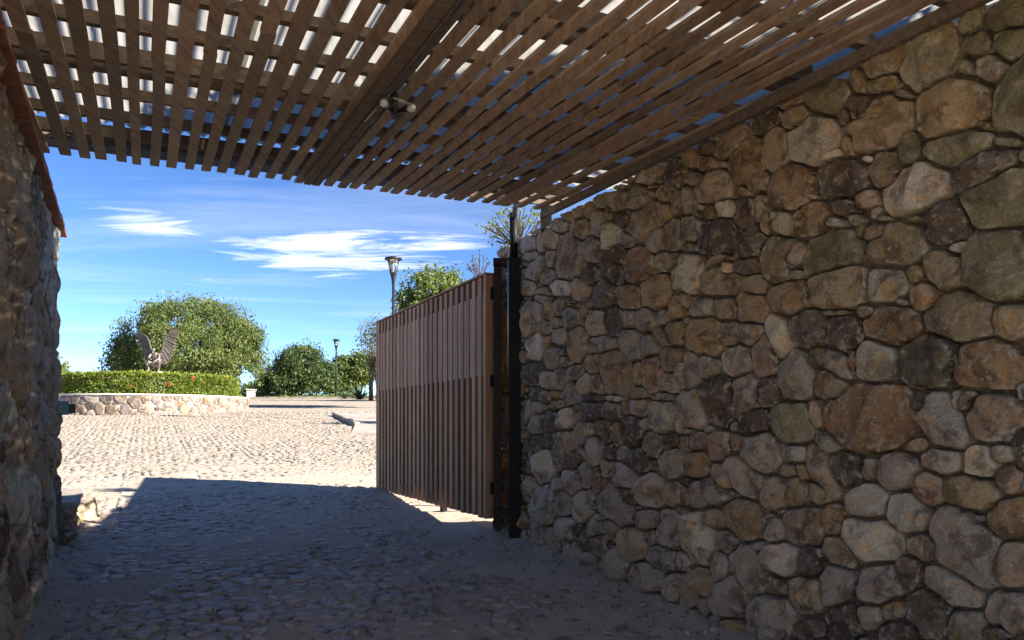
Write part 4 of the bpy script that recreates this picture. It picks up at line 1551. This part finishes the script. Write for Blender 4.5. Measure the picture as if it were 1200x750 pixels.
def clumpy(blobs, n_clump, per, spread, r=rng, shell=0.55, cut=None):
    """points in clumps through ellipsoids; returns points and a per-point clump tint"""
    vol = np.array([b[1][0] * b[1][1] * b[1][2] for b in blobs]) ** 0.75
    pick = r.choice(len(blobs), n_clump, p=vol / vol.sum())
    d = r.normal(size=(n_clump, 3))
    d /= np.linalg.norm(d, axis=1)[:, None]
    rad = (shell + (1 - shell) * r.random(n_clump) ** 0.6)
    rad = rad * (1 + 0.10 * np.clip(r.normal(size=n_clump), -2, 2))
    cc = np.array([blobs[i][0] for i in pick]) + d * rad[:, None] * np.array([blobs[i][1] for i in pick])
    pts = cc[:, None, :] + np.clip(r.normal(size=(n_clump, per, 3)), -1.7, 1.7) * spread * r.uniform(0.6, 1.3, (n_clump, 1, 1))
    t = np.clip(0.5 + 0.28 * r.normal(size=(n_clump, 1)) + 0.16 * r.normal(size=(n_clump, per)), 0, 1)
    return pts.reshape(-1, 3), t.ravel(), cc


def make_tree(name, label, base, blobs, mat, n_clump, per, spread, leaf, trunk_r, cat='tree', group=None, droop=0.3, limbs=9, asp=0.45, shell=0.55, trunk_top=None, twig=0.0):
    base = np.asarray(base, float)
    t = empty(name, base, label, cat, group)
    cen = np.mean([b[0] for b in blobs], 0)
    fork = trunk_top if trunk_top is not None else base + (cen - base) * 0.45
    mb = MB()
    k = 5
    pts = [base + (0, 0, -0.1)]
    for i in range(1, k):
        pts.append(base + (fork - base) * i / (k - 1) + rng.normal(0, trunk_r * 0.35, 3) * (1, 1, 0))
    mb.tube(pts, np.linspace(trunk_r * 1.25, trunk_r * 0.75, k), 9)
    pts_l, tint, cc = clumpy(blobs, n_clump, per, spread, shell=shell)
    idx = rng.choice(len(cc), min(limbs * 3, len(cc)), replace=False)
    for j, i in enumerate(idx):
        e = cc[i]
        m1 = pts[-1] + (e - pts[-1]) * 0.45 + rng.normal(0, 0.12, 3) * np.linalg.norm(e - pts[-1]) * 0.4 + (0, 0, 0.08 * np.linalg.norm(e - pts[-1]))
        r0 = trunk_r * (0.55 if j < limbs else 0.26)
        mb.tube([pts[-1], (pts[-1] + m1) / 2 + rng.normal(0, 0.03, 3), m1, e], [r0, r0 * 0.8, r0 * 0.5, max(0.006, r0 * 0.12)], 6, cap=False)
    mb.build('trunk', M_BARK, t, smooth=True)
    hole = fbm(pts_l / (spread * 3.2) + base * 0.7, 2)
    keep = hole < 0.58
    pts_l, tint, hole = pts_l[keep], tint[keep], hole[keep]
    tint = np.clip(tint - 0.25 * hole, 0, 1)
    v, f = leaf_quads(pts_l, leaf, droop, 0.0, asp)
    mesh_obj('crown', v, f, mat, t, None, False, {'tint': np.repeat(tint, 4)})
    return t


def ground_at(px, Y):
    x = (px - CX) / F * Y
    return np.array([x, Y, float(G(x, Y))])


# ------------------------------------------------------------------ round planter
PZ0 = float(G(PLC[0], PLC[1] - PLR))
PTOP = EYE + (HY - 461.0) / F * (PLC[1] - PLR)
planter = empty('round_planter', (PLC[0], PLC[1], PZ0), 'low round planter wall of patchwork stones with a pale rim', 'planter')


def p_map(u, v, n):
    a = u / PLR
    r = PLR + n
    return np.stack([PLC[0] + r * np.sin(a), PLC[1] - r * np.cos(a), v + 0 * u], 1)


PU = PLR * math.pi * 0.62
p_in = lambda p: (np.abs(p[:, 0]) < PU) & (p[:, 1] < PTOP - 0.07) & (p[:, 1] > PZ0 - 0.05)
ps_ = fill_stones([], p_in, (-PU, PU, PZ0 - 0.05, PTOP), [(0.19, 0.28, 900), (0.12, 0.19, 2200), (0.07, 0.12, 4000)], list('aalatolb'), (1.0, 1.7), 1.2)
cut_cells(ps_, p_in, 16, gap=0.006, rmax=1.9, qmul=1.7)
PP = [(1.0, None), (0.99, 0.2), (0.93, 0.8), (0.6, 1.0), (0.0, 1.0)]
_old = {k: PAL[k] for k in PAL}
PAL.update({'a': (0.22, 0.19, 0.18), 't': (0.24, 0.195, 0.155), 'l': (0.32, 0.28, 0.245), 'o': (0.25, 0.185, 0.14), 'b': (0.14, 0.12, 0.115)})
fr = np.argsort([abs(s.c[0]) for s in ps_])
emit_stones(ps_, p_map, planter, M_PSTONE, set(int(i) for i in fr[:280]), depth=0.04, hmul=0.35, lump=0.5, flat=True, prof=PP)
PAL.update(_old)
MB().lathe((PLC[0], PLC[1], 0), [(PLR - 0.012, PZ0 - 0.4), (PLR - 0.008, PTOP - 0.05)], 96).build('wall_core', M_MORTAR_PALE, planter, smooth=False)
# rim in cast lengths
nseg = 30
for k in range(nseg):
    a0, a1 = 2 * math.pi * k / nseg + 0.002, 2 * math.pi * (k + 1) / nseg - 0.002
    V = []
    for a in np.linspace(a0, a1, 4):
        for r, z in ((PLR - 0.32, PTOP - 0.055), (PLR + 0.045, PTOP - 0.055), (PLR + 0.045, PTOP), (PLR - 0.32, PTOP + 0.004)):
            V.append((PLC[0] + r * math.sin(a), PLC[1] - r * math.cos(a), z))
    Fq = [(i * 4 + j, i * 4 + 4 + j, i * 4 + 4 + (j + 1) % 4, i * 4 + (j + 1) % 4) for i in range(3) for j in range(4)]
    Fq += [(0, 1, 2, 3), (15, 14, 13, 12)]
    mesh_obj('rim_block', V, Fq, M_COPING, planter)
MB().lathe((PLC[0], PLC[1], 0), [(PLR - 0.34, PTOP - 0.3), (PLR - 0.34, PTOP - 0.07)], 48).build('soil', M_MORTAR, planter)

# ---- hedge ring on the planter
HTOP = EYE + (HY - 436.5) / F * (PLC[1] - 3.75)
nl = 48000
a = rng.uniform(0, 2 * math.pi, nl)
# more leaves on the side one can see
face = np.where(rng.random(nl) < 0.75, rng.choice([0, 1], nl, p=[0.6, 0.4]), 2)
rr = np.where(face == 0, 3.74 + rng.normal(0, 0.05, nl), rng.uniform(2.85, 3.75, nl))
zz = np.where(face == 1, HTOP + rng.normal(0, 0.045, nl), rng.uniform(PTOP - 0.02, HTOP, nl))
wob = 0.07 * vnoise(np.stack([a * 5, zz * 2.5, 0 * a], 1)) + 0.05 * vnoise(np.stack([a * 14, zz * 6, 0 * a + 5], 1))
rr = rr + wob * (face == 0)
zz = zz + (0.05 * vnoise(np.stack([np.cos(a) * 6, np.sin(a) * 6, rr * 2], 1))) * (face == 1)
ph = np.stack([PLC[0] + rr * np.sin(a), PLC[1] - rr * np.cos(a), zz], 1)
v, f = leaf_quads(ph, 0.10, -0.35, 0, 0.55)
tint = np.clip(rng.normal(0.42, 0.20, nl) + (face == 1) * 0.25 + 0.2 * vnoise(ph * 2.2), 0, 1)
hedge = empty('flowering_hedge', (PLC[0], PLC[1], PTOP - 0.07), 'clipped green hedge with red flowers filling the round planter', 'hedge')
mesh_obj('foliage', v, f, M_LEAF_HEDGE, hedge, None, False, {'tint': np.repeat(tint, 4)})
# woody core so that light does not pass straight through
mc = MB()
for k in range(150):
    aa = rng.uniform(0, 2 * math.pi)
    r_ = rng.uniform(2.9, 3.65)
    x, y = PLC[0] + r_ * math.sin(aa), PLC[1] - r_ * math.cos(aa)
    mc.tube([(x, y, PTOP - 0.1), (x + rng.normal(0, 0.06), y + rng.normal(0, 0.06), (PTOP + HTOP) / 2), (x + rng.normal(0, 0.14), y + rng.normal(0, 0.14), HTOP - 0.08)], [0.016, 0.012, 0.004], 4, cap=False)
tag(mc.build('stems', M_BARK, hedge), kind='stuff')
flow = [(197.5, 450.5, 1.0), (226, 443.5, 1.3), (126, 442, 0.3), (153, 452, 0.2)]
for fx, fy, sc in flow:
    r_ = 3.80
    for Y in np.linspace(PLC[1] - 3.85, PLC[1], 400):
        x = (fx - CX) / F * Y
        if math.hypot(x - PLC[0], Y - PLC[1]) < 3.83:
            break
    z = EYE + (HY - fy) / F * Y
    fm = MB()
    for k in range(int(5 * sc) + 2):
        c3 = np.array([x, Y + 0.05, z]) + rng.normal(0, 0.045 * sc, 3)
        fm.ball(c3, (0.034, 0.034, 0.026), 6, 4)
    fm.build('flower_head', M_RED, hedge)

# ---- winged figure
SC = 1.0
S0 = P(182.5, 438, PLC[1])
S0z = S0[2]
stat = empty('winged_statue', (S0[0], S0[1], PTOP - 0.07), 'dark bronze statue of a crouching winged figure rising above the hedge', 'statue')
MB().lathe((S0[0], S0[1], 0), [(0.42, PTOP - 0.07), (0.40, S0z - 0.35), (0.36, S0z - 0.08)], 14).build('plinth', M_KERB, stat)
rk = MB()
rk.ball((S0[0], S0[1], S0z - 0.06), (0.36, 0.30, 0.16), 12, 8)
rk.ball((S0[0] + 0.18, S0[1] - 0.05, S0z), (0.18, 0.2, 0.12), 10, 7)
rk.ball((S0[0] - 0.16, S0[1] - 0.04, S0z - 0.01), (0.17, 0.2, 0.12), 10, 7)
rk.build('rock', M_PSTONE if False else M_COPING, stat, smooth=True)


def skin_body(name, joints, edges, mat, parent, root=0, sub=2):
    me = bpy.data.meshes.new(name)
    me.from_pydata([j[0] for j in joints], edges, [])
    o = bpy.data.objects.new(name, me)
    C.objects.link(o)
    md = o.modifiers.new('skin', 'SKIN')
    sv = me.skin_vertices[0].data if me.skin_vertices else None
    if sv is None:
        bpy.context.view_layer.objects.active = o
        bm = bmesh.new()
        bm.from_mesh(me)
        bm.verts.layers.skin.verify()
        bm.to_mesh(me)
        bm.free()
        sv = me.skin_vertices[0].data
    for i, (p, r) in enumerate(joints):
        sv[i].radius = (r, r) if isinstance(r, (int, float)) else r
        sv[i].use_root = (i == root)
    sb = o.modifiers.new('sub', 'SUBSURF')
    sb.levels = sub
    sb.render_levels = sub
    bpy.context.view_layer.update()
    dg = bpy.context.evaluated_depsgraph_get()
    nm = bpy.data.meshes.new_from_object(o.evaluated_get(dg))
    vs = np.array([v.co[:] for v in nm.vertices])
    fs = [tuple(p.vertices) for p in nm.polygons]
    bpy.data.objects.remove(o)
    bpy.data.meshes.remove(nm)
    bpy.data.meshes.remove(me)
    return vs, fs


# statue frame: x to the right in the picture, y away from the viewer, z up; feet at z=0.08
J = [
    ((0.02, 0.06, 0.40), 0.125),   # 0 pelvis
    ((0.01, 0.00, 0.56), 0.115),   # 1 waist
    ((0.00, -0.06, 0.74), 0.150),  # 2 chest
    ((0.00, -0.08, 0.87), 0.095),  # 3 upper chest
    ((-0.01, -0.11, 0.95), 0.050),  # 4 neck
    ((-0.03, -0.15, 1.04), 0.083),  # 5 head
    ((-0.035, -0.17, 1.13), 0.072),  # 6 crown
    ((-0.17, -0.08, 0.86), 0.070),  # 7 L shoulder
    ((-0.21, -0.26, 0.68), 0.050),  # 8 L elbow
    ((-0.06, -0.36, 0.62), 0.036),  # 9 L wrist
    ((0.18, -0.08, 0.86), 0.070),  # 10 R shoulder
    ((0.24, -0.20, 0.66), 0.050),  # 11 R elbow
    ((0.10, -0.36, 0.52), 0.036),  # 12 R wrist
    ((0.02, -0.40, 0.40), 0.030),  # 13 R hand
    ((-0.12, -0.02, 0.40), 0.105),  # 14 L hip
    ((-0.30, -0.30, 0.56), 0.078),  # 15 L knee
    ((-0.22, -0.18, 0.16), 0.046),  # 16 L ankle
    ((-0.25, -0.34, 0.09), 0.040),  # 17 L toe
    ((0.15, -0.02, 0.40), 0.105),  # 18 R hip
    ((0.29, -0.28, 0.62), 0.078),  # 19 R knee
    ((0.21, -0.16, 0.17), 0.046),  # 20 R ankle
    ((0.25, -0.33, 0.10), 0.040),  # 21 R toe
    ((-0.01, -0.40, 0.60), 0.030),  # 22 L hand
]
Ed = [(0, 1), (1, 2), (2, 3), (3, 4), (4, 5), (5, 6), (3, 7), (7, 8), (8, 9), (9, 22), (3, 10), (10, 11), (11, 12), (12, 13), (0, 14), (14, 15), (15, 16), (16, 17), (0, 18), (18, 19), (19, 20), (20, 21)]
vs_, fs_ = skin_body('body', J, Ed, M_BRONZE, stat)
# nose, brow and jaw pushed out of the head
dh = np.linalg.norm(vs_ - np.array([-0.04, -0.24, 1.06]), axis=1)
vs_[:, 1] -= 0.03 * np.exp(-(dh / 0.035) ** 2)
mesh_obj('body', vs_ * SC + (S0[0], S0[1], S0z + 0.0), fs_, M_BRONZE, stat, None, True)
for sx in (-1, 1):
    wg = MB()
    root = np.array([0.10 * sx, 0.05, 0.88])
    if sx < 0:
        arm = [root, (-0.22, 0.10, 1.00), (-0.42, 0.12, 1.22), (-0.54, 0.12, 1.55), (-0.72, 0.10, 1.82), (-0.86, 0.08, 1.90)]
    else:
        arm = [root, (0.26, 0.10, 0.98), (0.42, 0.12, 1.20), (0.50, 0.12, 1.50), (0.70, 0.10, 1.86), (0.92, 0.08, 2.05)]
    arm = np.array(arm)
    wg.tube(arm, [0.06, 0.055, 0.05, 0.045, 0.035, 0.015], 8)
    # feathers: long blades fanning from the leading edge
    tt = np.linspace(0.06, 1.0, 17)
    seg = np.linspace(0, 1, len(arm))
    for k, t in enumerate(tt):
        s0 = np.array([np.interp(t, seg, arm[:, i]) for i in range(3)])
        ang = math.radians(-75 + 80 * t)        # from hanging down at the shoulder to sweeping out at the tip
        ln = 0.42 + 0.36 * math.sin(t * 2.3)
        dr = np.array([sx * math.cos(ang) * 0.9, 0.12, math.sin(ang)])
        dr /= np.linalg.norm(dr)
        side = np.cross(dr, (0, 1, 0))
        side /= np.linalg.norm(side)
        wdt = 0.080
        th = np.array([0, 0.012, 0]) + np.array([0, 0.012 * (k % 2), 0])
        prof = [(0, 0.6), (0.45, 1.0), (0.85, 0.85), (1.0, 0.15)]
        V = []
        for q_, w_ in prof:
            cpt = s0 + dr * ln * q_
            V += [cpt - side * wdt * w_ - th * 0, cpt - th + (0, 0, 0), cpt + side * wdt * w_, cpt + th + (0, 0.004, 0)]
        Fq = [(i * 4 + j, i * 4 + (j + 1) % 4, i * 4 + 4 + (j + 1) % 4, i * 4 + 4 + j) for i in range(3) for j in range(4)] + [(3, 2, 1, 0), (12, 13, 14, 15)]
        wg.add(V, Fq)
    V = np.concatenate(wg.v) * (0.62, 1.0, 0.92) + (S0[0], S0[1], S0z)
    mesh_obj('wing', V, wg.f, M_DBRONZE, stat)

# ------------------------------------------------------------------ trees


def ell(px, py, Y, wpx, hpx, dep=None, dy=0.0):
    c_ = P(px, py, Y + dy)
    k = (Y + dy) / F
    return (c_, np.array([wpx / 2 * k, (dep if dep else wpx / 2 * k), hpx / 2 * k]))


YB = 50.0
make_tree('pepper_tree', 'wide spreading green tree standing behind the winged statue', ground_at(215, YB),
          [ell(146, 420, YB, 40, 46), ell(168, 402, YB, 56, 54), ell(200, 384, YB, 68, 56, dy=-1), ell(248, 378, YB, 76, 54, dy=1), ell(275, 402, YB, 56, 56), ell(297, 421, YB, 30, 42), ell(222, 412, YB, 110, 56, dy=-1.5), ell(178, 436, YB, 70, 34), ell(250, 432, YB, 70, 44)],
          M_LEAF_PEPPER, 620, 110, 0.36, 0.24, 0.32, droop=0.8, limbs=14, asp=0.32, trunk_top=P(216, 440, YB))
make_tree('broadleaf_tree', 'rounded dark green tree between the planter and the slender street lamp', ground_at(352, 60),
          [ell(352, 430, 60, 62, 44), ell(340, 445, 60, 66, 34), ell(372, 442, 60, 50, 34, dy=1), ell(358, 416, 60, 34, 22), ell(318, 450, 60, 26, 20)],
          M_LEAF_DARK, 420, 60, 0.32, 0.22, 0.16, limbs=10)
make_tree('low_tree', 'low bushy green tree behind the slender street lamp', ground_at(408, 66),
          [ell(405, 440, 66, 50, 40), ell(425, 432, 66, 40, 34), ell(392, 450, 66, 40, 24)],
          M_LEAF_PEPPER, 420, 34, 0.28, 0.30, 0.14, limbs=8)
make_tree('distant_tree', 'small dusky tree left of the rounded dark tree', ground_at(298, 78),
          [ell(300, 456, 78, 26, 16), ell(312, 450, 78, 24, 20), ell(290, 459, 78, 16, 12)],
          M_LEAF_DARK, 150, 24, 0.26, 0.26, 0.12, limbs=6)
make_tree('yellow_tree', 'bright yellow-green tree beside the round planter, behind the wall end', ground_at(58, 44),
          [ell(60, 442, 44, 36, 36), ell(55, 430, 44, 30, 26), ell(62, 456, 44, 30, 22)],
          M_LEAF_YELLOW, 240, 28, 0.2, 0.2, 0.10, limbs=7)
make_tree('street_tree', 'leafy green tree showing above the slatted gate', ground_at(512, 36),
          [ell(510, 345, 36, 74, 58), ell(490, 358, 36, 50, 44), ell(530, 352, 36, 40, 30), ell(512, 372, 36, 80, 40)],
          M_LEAF_PEPPER, 460, 34, 0.22, 0.2, 0.13, limbs=9)
make_tree('wispy_shrub', 'tall wispy grey-green shrub beside the free end of the gate', ground_at(436, 48),
          [ell(430, 392, 48, 30, 40), ell(438, 410, 48, 26, 50), ell(446, 385, 48, 24, 36)],
          M_LEAF_GREY, 110, 14, 0.26, 0.17, 0.06, limbs=22, cat='shrub', shell=0.3)
make_tree('shrub', 'bright leafy shrub glimpsed in the gap between gate and post', ground_at(588, 24),
          [ell(588, 425, 24, 40, 60), ell(586, 390, 24, 30, 60), ell(592, 460, 24, 50, 50)],
          M_LEAF_YELLOW, 120, 26, 0.2, 0.15, 0.06, limbs=8, cat='shrub')
make_tree('sparse_tree', 'thin tree with few leaves rising behind the stone wall end', ground_at(612, 9.6),
          [ell(583, 268, 9.6, 40, 36), ell(600, 256, 9.6, 50, 40), ell(630, 262, 9.6, 44, 30)],
          M_LEAF_YELLOW, 60, 7, 0.055, 0.06, 0.03, limbs=20, asp=0.35, shell=0.1, trunk_top=P(606, 296, 9.6))
make_tree('bare_sapling', 'small nearly leafless sapling poking up above the gate hinge', ground_at(566, 9.3),
          [ell(556, 306, 9.3, 26, 28), ell(568, 312, 9.3, 22, 22)],
          M_LEAF_GREY, 26, 3, 0.03, 0.035, 0.016, limbs=14, shell=0.1, trunk_top=P(563, 332, 9.3))
make_tree('added_shade_tree', 'added unseen tree behind the fieldstone wall, keeping sun off the tile-capped wall', (4.7, 3.9, float(G(4.7, 3.9))),  # added out of view, crown shaped to block the sun from the left wall
          [((4.2, 4.0, 6.5), (1.5, 0.85, 1.7)), ((5.2, 3.75, 6.9), (1.5, 0.85, 1.7)), ((4.7, 3.9, 5.4), (1.5, 0.8, 1.1)), ((4.9, 1.7, 4.9), (1.3, 0.6, 1.0))],
          M_LEAF_DARK, 700, 60, 0.17, 0.2, 0.18, limbs=12, shell=0.2)
# hidden by the gate and wall, but they throw the long shade bars on the far court
make_tree('roadside_tree', 'green roadside tree standing further back beyond the gate', ground_at(475, 47),
          [ell(490, 425, 47, 60, 40), ell(500, 410, 47, 50, 40)], M_LEAF_DARK, 200, 26, 0.24, 0.24, 0.13, limbs=8)


def blades(name, label, base, n, ln, wd, cat, mat, trunk=0.0, up=0.2, bend=0.5, group=None):
    base = np.asarray(base, float)
    t = empty(name, base, label, cat, group)
    top = base + (0, 0, trunk)
    if trunk:
        MB().tube([base + (0, 0, -0.1), base + (0.03, 0, trunk * 0.5), top], [0.12, 0.10, 0.09], 8).build('trunk', M_BARK, t, smooth=True)
    for k in range(n):
        a = k * 2.39996 + rng.normal(0, 0.15)
        el = math.asin(min(1, max(-0.3, up + (1 - up) * (k + 0.5) / n + rng.normal(0, 0.05))))
        d = np.array([math.cos(a) * math.cos(el), math.sin(a) * math.cos(el), math.sin(el)])
        side = np.array([-math.sin(a), math.cos(a), 0])
        L = ln * rng.uniform(0.8, 1.15)
        V = []
        for q_, w_ in ((0.0, 0.8), (0.35, 1.0), (0.7, 0.65), (1.0, 0.05)):
            c_ = top + d * L * q_ + np.array([0, 0, -bend * L * q_ ** 2 * 0.35])
            nn = np.cross(d, side)
            V += [c_ - side * wd * w_ / 2, c_ - nn * wd * 0.12 * w_, c_ + side * wd * w_ / 2, c_ + nn * wd * 0.04 * w_]
        Fq = [(i * 4 + j, i * 4 + (j + 1) % 4, i * 4 + 4 + (j + 1) % 4, i * 4 + 4 + j) for i in range(3) for j in range(4)] + [(3, 2, 1, 0), (12, 13, 14, 15)]
        mesh_obj('leaf', V, Fq, mat, t, None, False, {'tint': np.full(16, rng.uniform(0.1, 1))})
    return t


blades('agave', 'large spiky grey-green agave rosette near the free end of the gate', ground_at(421, 50) + (0, 0, 0.05), 34, 1.35, 0.17, 'agave', M_LEAF_AGAVE, up=0.05, bend=0.2)
blades('agave', 'small low agave to the left of the large rosette', ground_at(404, 53) + (0, 0, 0.05), 22, 0.85, 0.12, 'agave', M_LEAF_AGAVE, up=0.05, bend=0.2)
blades('yucca', 'dark spiky yucca head on a trunk beside the gate end', ground_at(434, 49.0), 46, 0.85, 0.09, 'yucca', M_LEAF_AGAVE, trunk=2.3, up=-0.3, bend=0.2)
blades('yucca', 'lower second yucca head by the gate end', ground_at(442, 47.5), 40, 0.8, 0.09, 'yucca', M_LEAF_AGAVE, trunk=1.3, up=-0.3, bend=0.2)

# low ground cover along the far verge
nl = 16000
px_ = rng.uniform(278, 470, nl)
Yv = rng.uniform(58.5, 64, nl)
x_ = (px_ - CX) / F * Yv
hgt = 0.18 + 0.34 * np.clip(0.5 + 0.9 * vnoise(np.stack([x_ * 0.55, Yv * 0.4, 0 * x_], 1)), 0, 1.3)
pv_ = np.stack([x_, Yv, G(x_, Yv) + hgt * rng.random(nl) ** 0.6], 1)
v, f = leaf_quads(pv_, 0.20, -0.8, 0, 0.4)
gc = mesh_obj('ground_cover', v, f, M_GRASS, None, ground_at(360, 60), False, {'tint': np.repeat(np.clip(rng.normal(0.5, 0.25, nl), 0, 1), 4)})
tag(gc, 'low bright green ground cover along the far verge', 'ground cover', kind='stuff')

# verge kerb stones
vk = empty('verge_kerb', ground_at(380, 57.6), 'low pale kerb edging the planted verge behind the street lamp', 'kerb')
xk = (270 - CX) / F * 57.6
while xk < (500 - CX) / F * 57.6:
    ln = rng.uniform(0.8, 1.0)
    z = float(G(xk, 57.6))
    MB().aabox(xk, xk + ln - 0.03, 57.45, 57.65, z - 0.1, z + 0.13 + rng.normal(0, 0.01)).build('kerb_stone', M_KERB, vk, bevel=0.015)
    xk += ln

wbk = ground_at(294.5, 58.2)
MB().box(wbk + (0, 0, 0.30), (0.30, 0, 0), (0, 0.22, 0), (0, 0, 0.36), 0.02).box(wbk + (0, 0, 0.69), (0.34, 0, 0), (0, 0.26, 0), (0, 0, 0.035), 0.008)
mbw = MB()
mbw.box(wbk + (0, 0, 0.30), (0.30, 0, 0), (0, 0.22, 0), (0, 0, 0.36), 0.012)
mbw.box(wbk + (0, 0, 0.69), (0.34, 0, 0), (0, 0.26, 0), (0, 0, 0.035), 0.006)
o = mbw.build('marker_block', M_WHITE, None, bevel=0.02)
tag(o, 'small pale masonry block on the verge next to the round planter', 'block')

# ---- raised pavement on the right of the court
rp_v = [(-5.0, 24.5), (-4.6, 22.0), (6.0, 20.5), (6.0, 31.5), (-6.6, 30.35), (-7.0, 30.0)]
top, bot = [], []
pz_h = 0.10
for (x, y), hz in zip(rp_v, (0.07, 0.008, 0.008, pz_h, pz_h, pz_h)):
    top.append((x, y, float(G(x, y)) + hz))
    bot.append((x, y, float(G(x, y)) - 0.3))
n = len(rp_v)
pv_ = top + bot
pf_ = [tuple(range(n))] + [tuple(range(2 * n - 1, n - 1, -1))] + [((i + 1) % n, i, n + i, n + (i + 1) % n) for i in range(n)]
pav = mesh_obj('raised_pavement', pv_, pf_, M_PAVE)
tag(pav, 'raised grey pavement beside the sunlit court', kind='structure')
# its kerb stones along the left edge
ka, kb = np.array([-4.62, 22.1]), np.array([-5.0, 24.5])
kc, kd = np.array([-5.0, 24.5]), np.array([-7.0, 30.0])
ke, kf = np.array([-7.0, 30.0]), np.array([5.5, 31.4])
for A, B in ((kc, kd), (ke, kf)):
    L = np.linalg.norm(B - A)
    d = (B - A) / L
    nn = np.array([-d[1], d[0]])
    nst = int(L / 0.55)
    for k in range(nst):
        c2 = A + d * (k + 0.5) * L / nst - nn * 0.06
        z0 = float(G(*c2))
        MB().box((c2[0], c2[1], z0 + 0.05), (*(d * (L / nst / 2 - 0.008)), 0.03), (*(nn * 0.09), 0), (0, 0, 0.085 + rng.normal(0, 0.006)), 0.006).build('kerb_stone', M_KERB, pav, bevel=0.015)


# ---- street lamps


def street_lamp(label, base, h, head):
    base = np.asarray(base, float)
    t = empty('street_lamp', base, label, 'street lamp', 'lamp posts by the court')
    x, y, z = base
    MB().lathe((x, y, z), [(0.14, -0.1), (0.14, 0.05), (0.09, 0.10), (0.075, 0.5), (0.055, 0.56)], 12).build('foot', M_LAMP, t, smooth=False)
    MB().lathe((x, y, z), [(0.055, 0.5), (0.048, h - head * 1.35)], 12).build('pole', M_LAMP, t, smooth=True)
    zb_ = z + h - head
    MB().lathe((x, y, zb_), [(0.048, -head * 0.40), (0.075, -head * 0.1), (0.09 * head / 0.6, head * 0.14), (0.098 * head / 0.6, head * 0.18)], 12).build('collar', M_LAMP, t, smooth=False)
    MB().lathe((x, y, zb_), [(0.085 * head / 0.6, head * 0.17), (0.155 * head / 0.6, head * 0.80)], 12).build('lantern_glass', M_GLASS, t, smooth=True)
    MB().lathe((x, y, zb_), [(0.05, head * 0.18), (0.06, head * 0.3), (0.05, head * 0.55), (0.02, head * 0.6)], 10).build('bulb', M_BULB, t, smooth=True)
    for k in range(4):
        a = k * math.pi / 2 + 0.5
        r0, r1 = 0.092 * head / 0.6, 0.165 * head / 0.6
        MB().tube([(x + r0 * math.cos(a), y + r0 * math.sin(a), zb_ + head * 0.15), (x + r1 * math.cos(a), y + r1 * math.sin(a), zb_ + head * 0.82)], 0.014, 6).build('rib', M_LAMP, t)
    MB().lathe((x, y, zb_), [(0.18 * head / 0.6, head * 0.80), (0.255 * head / 0.6, head * 0.83), (0.245 * head / 0.6, head * 0.90), (0.10, head * 0.98), (0.03, head)], 16).build('cap', M_LAMP, t, smooth=False)


y1 = 27.0
b1 = ground_at(461, y1) + (0, 0, 0.10)
street_lamp('tall dark street lamp rising behind the slatted gate', b1, EYE + (HY - 300) / F * y1 - b1[2], 0.74)
b2 = ground_at(394, 57.9)
street_lamp('slender dark street lamp on the far verge by the rounded tree', b2, EYE + (HY - 397) / F * 57.9 - b2[2], 0.68)

# ---- thin mast far off
mb = MB()
m0 = ground_at(73, 150)
mt = P(73, 425, 150)
mb.tube([m0, mt], [0.07, 0.03], 6)
mb.tube([mt + (-0.5, 0, -0.6), mt + (0.5, 0, -0.6)], 0.04, 5)
mb.tube([mt + (-0.35, 0, -1.4), mt + (0.35, 0, -1.4)], 0.04, 5)
o = mb.build('antenna_mast', M_GALV, None, m0)
tag(o, 'thin distant antenna mast above the left end of the hedge', 'mast')
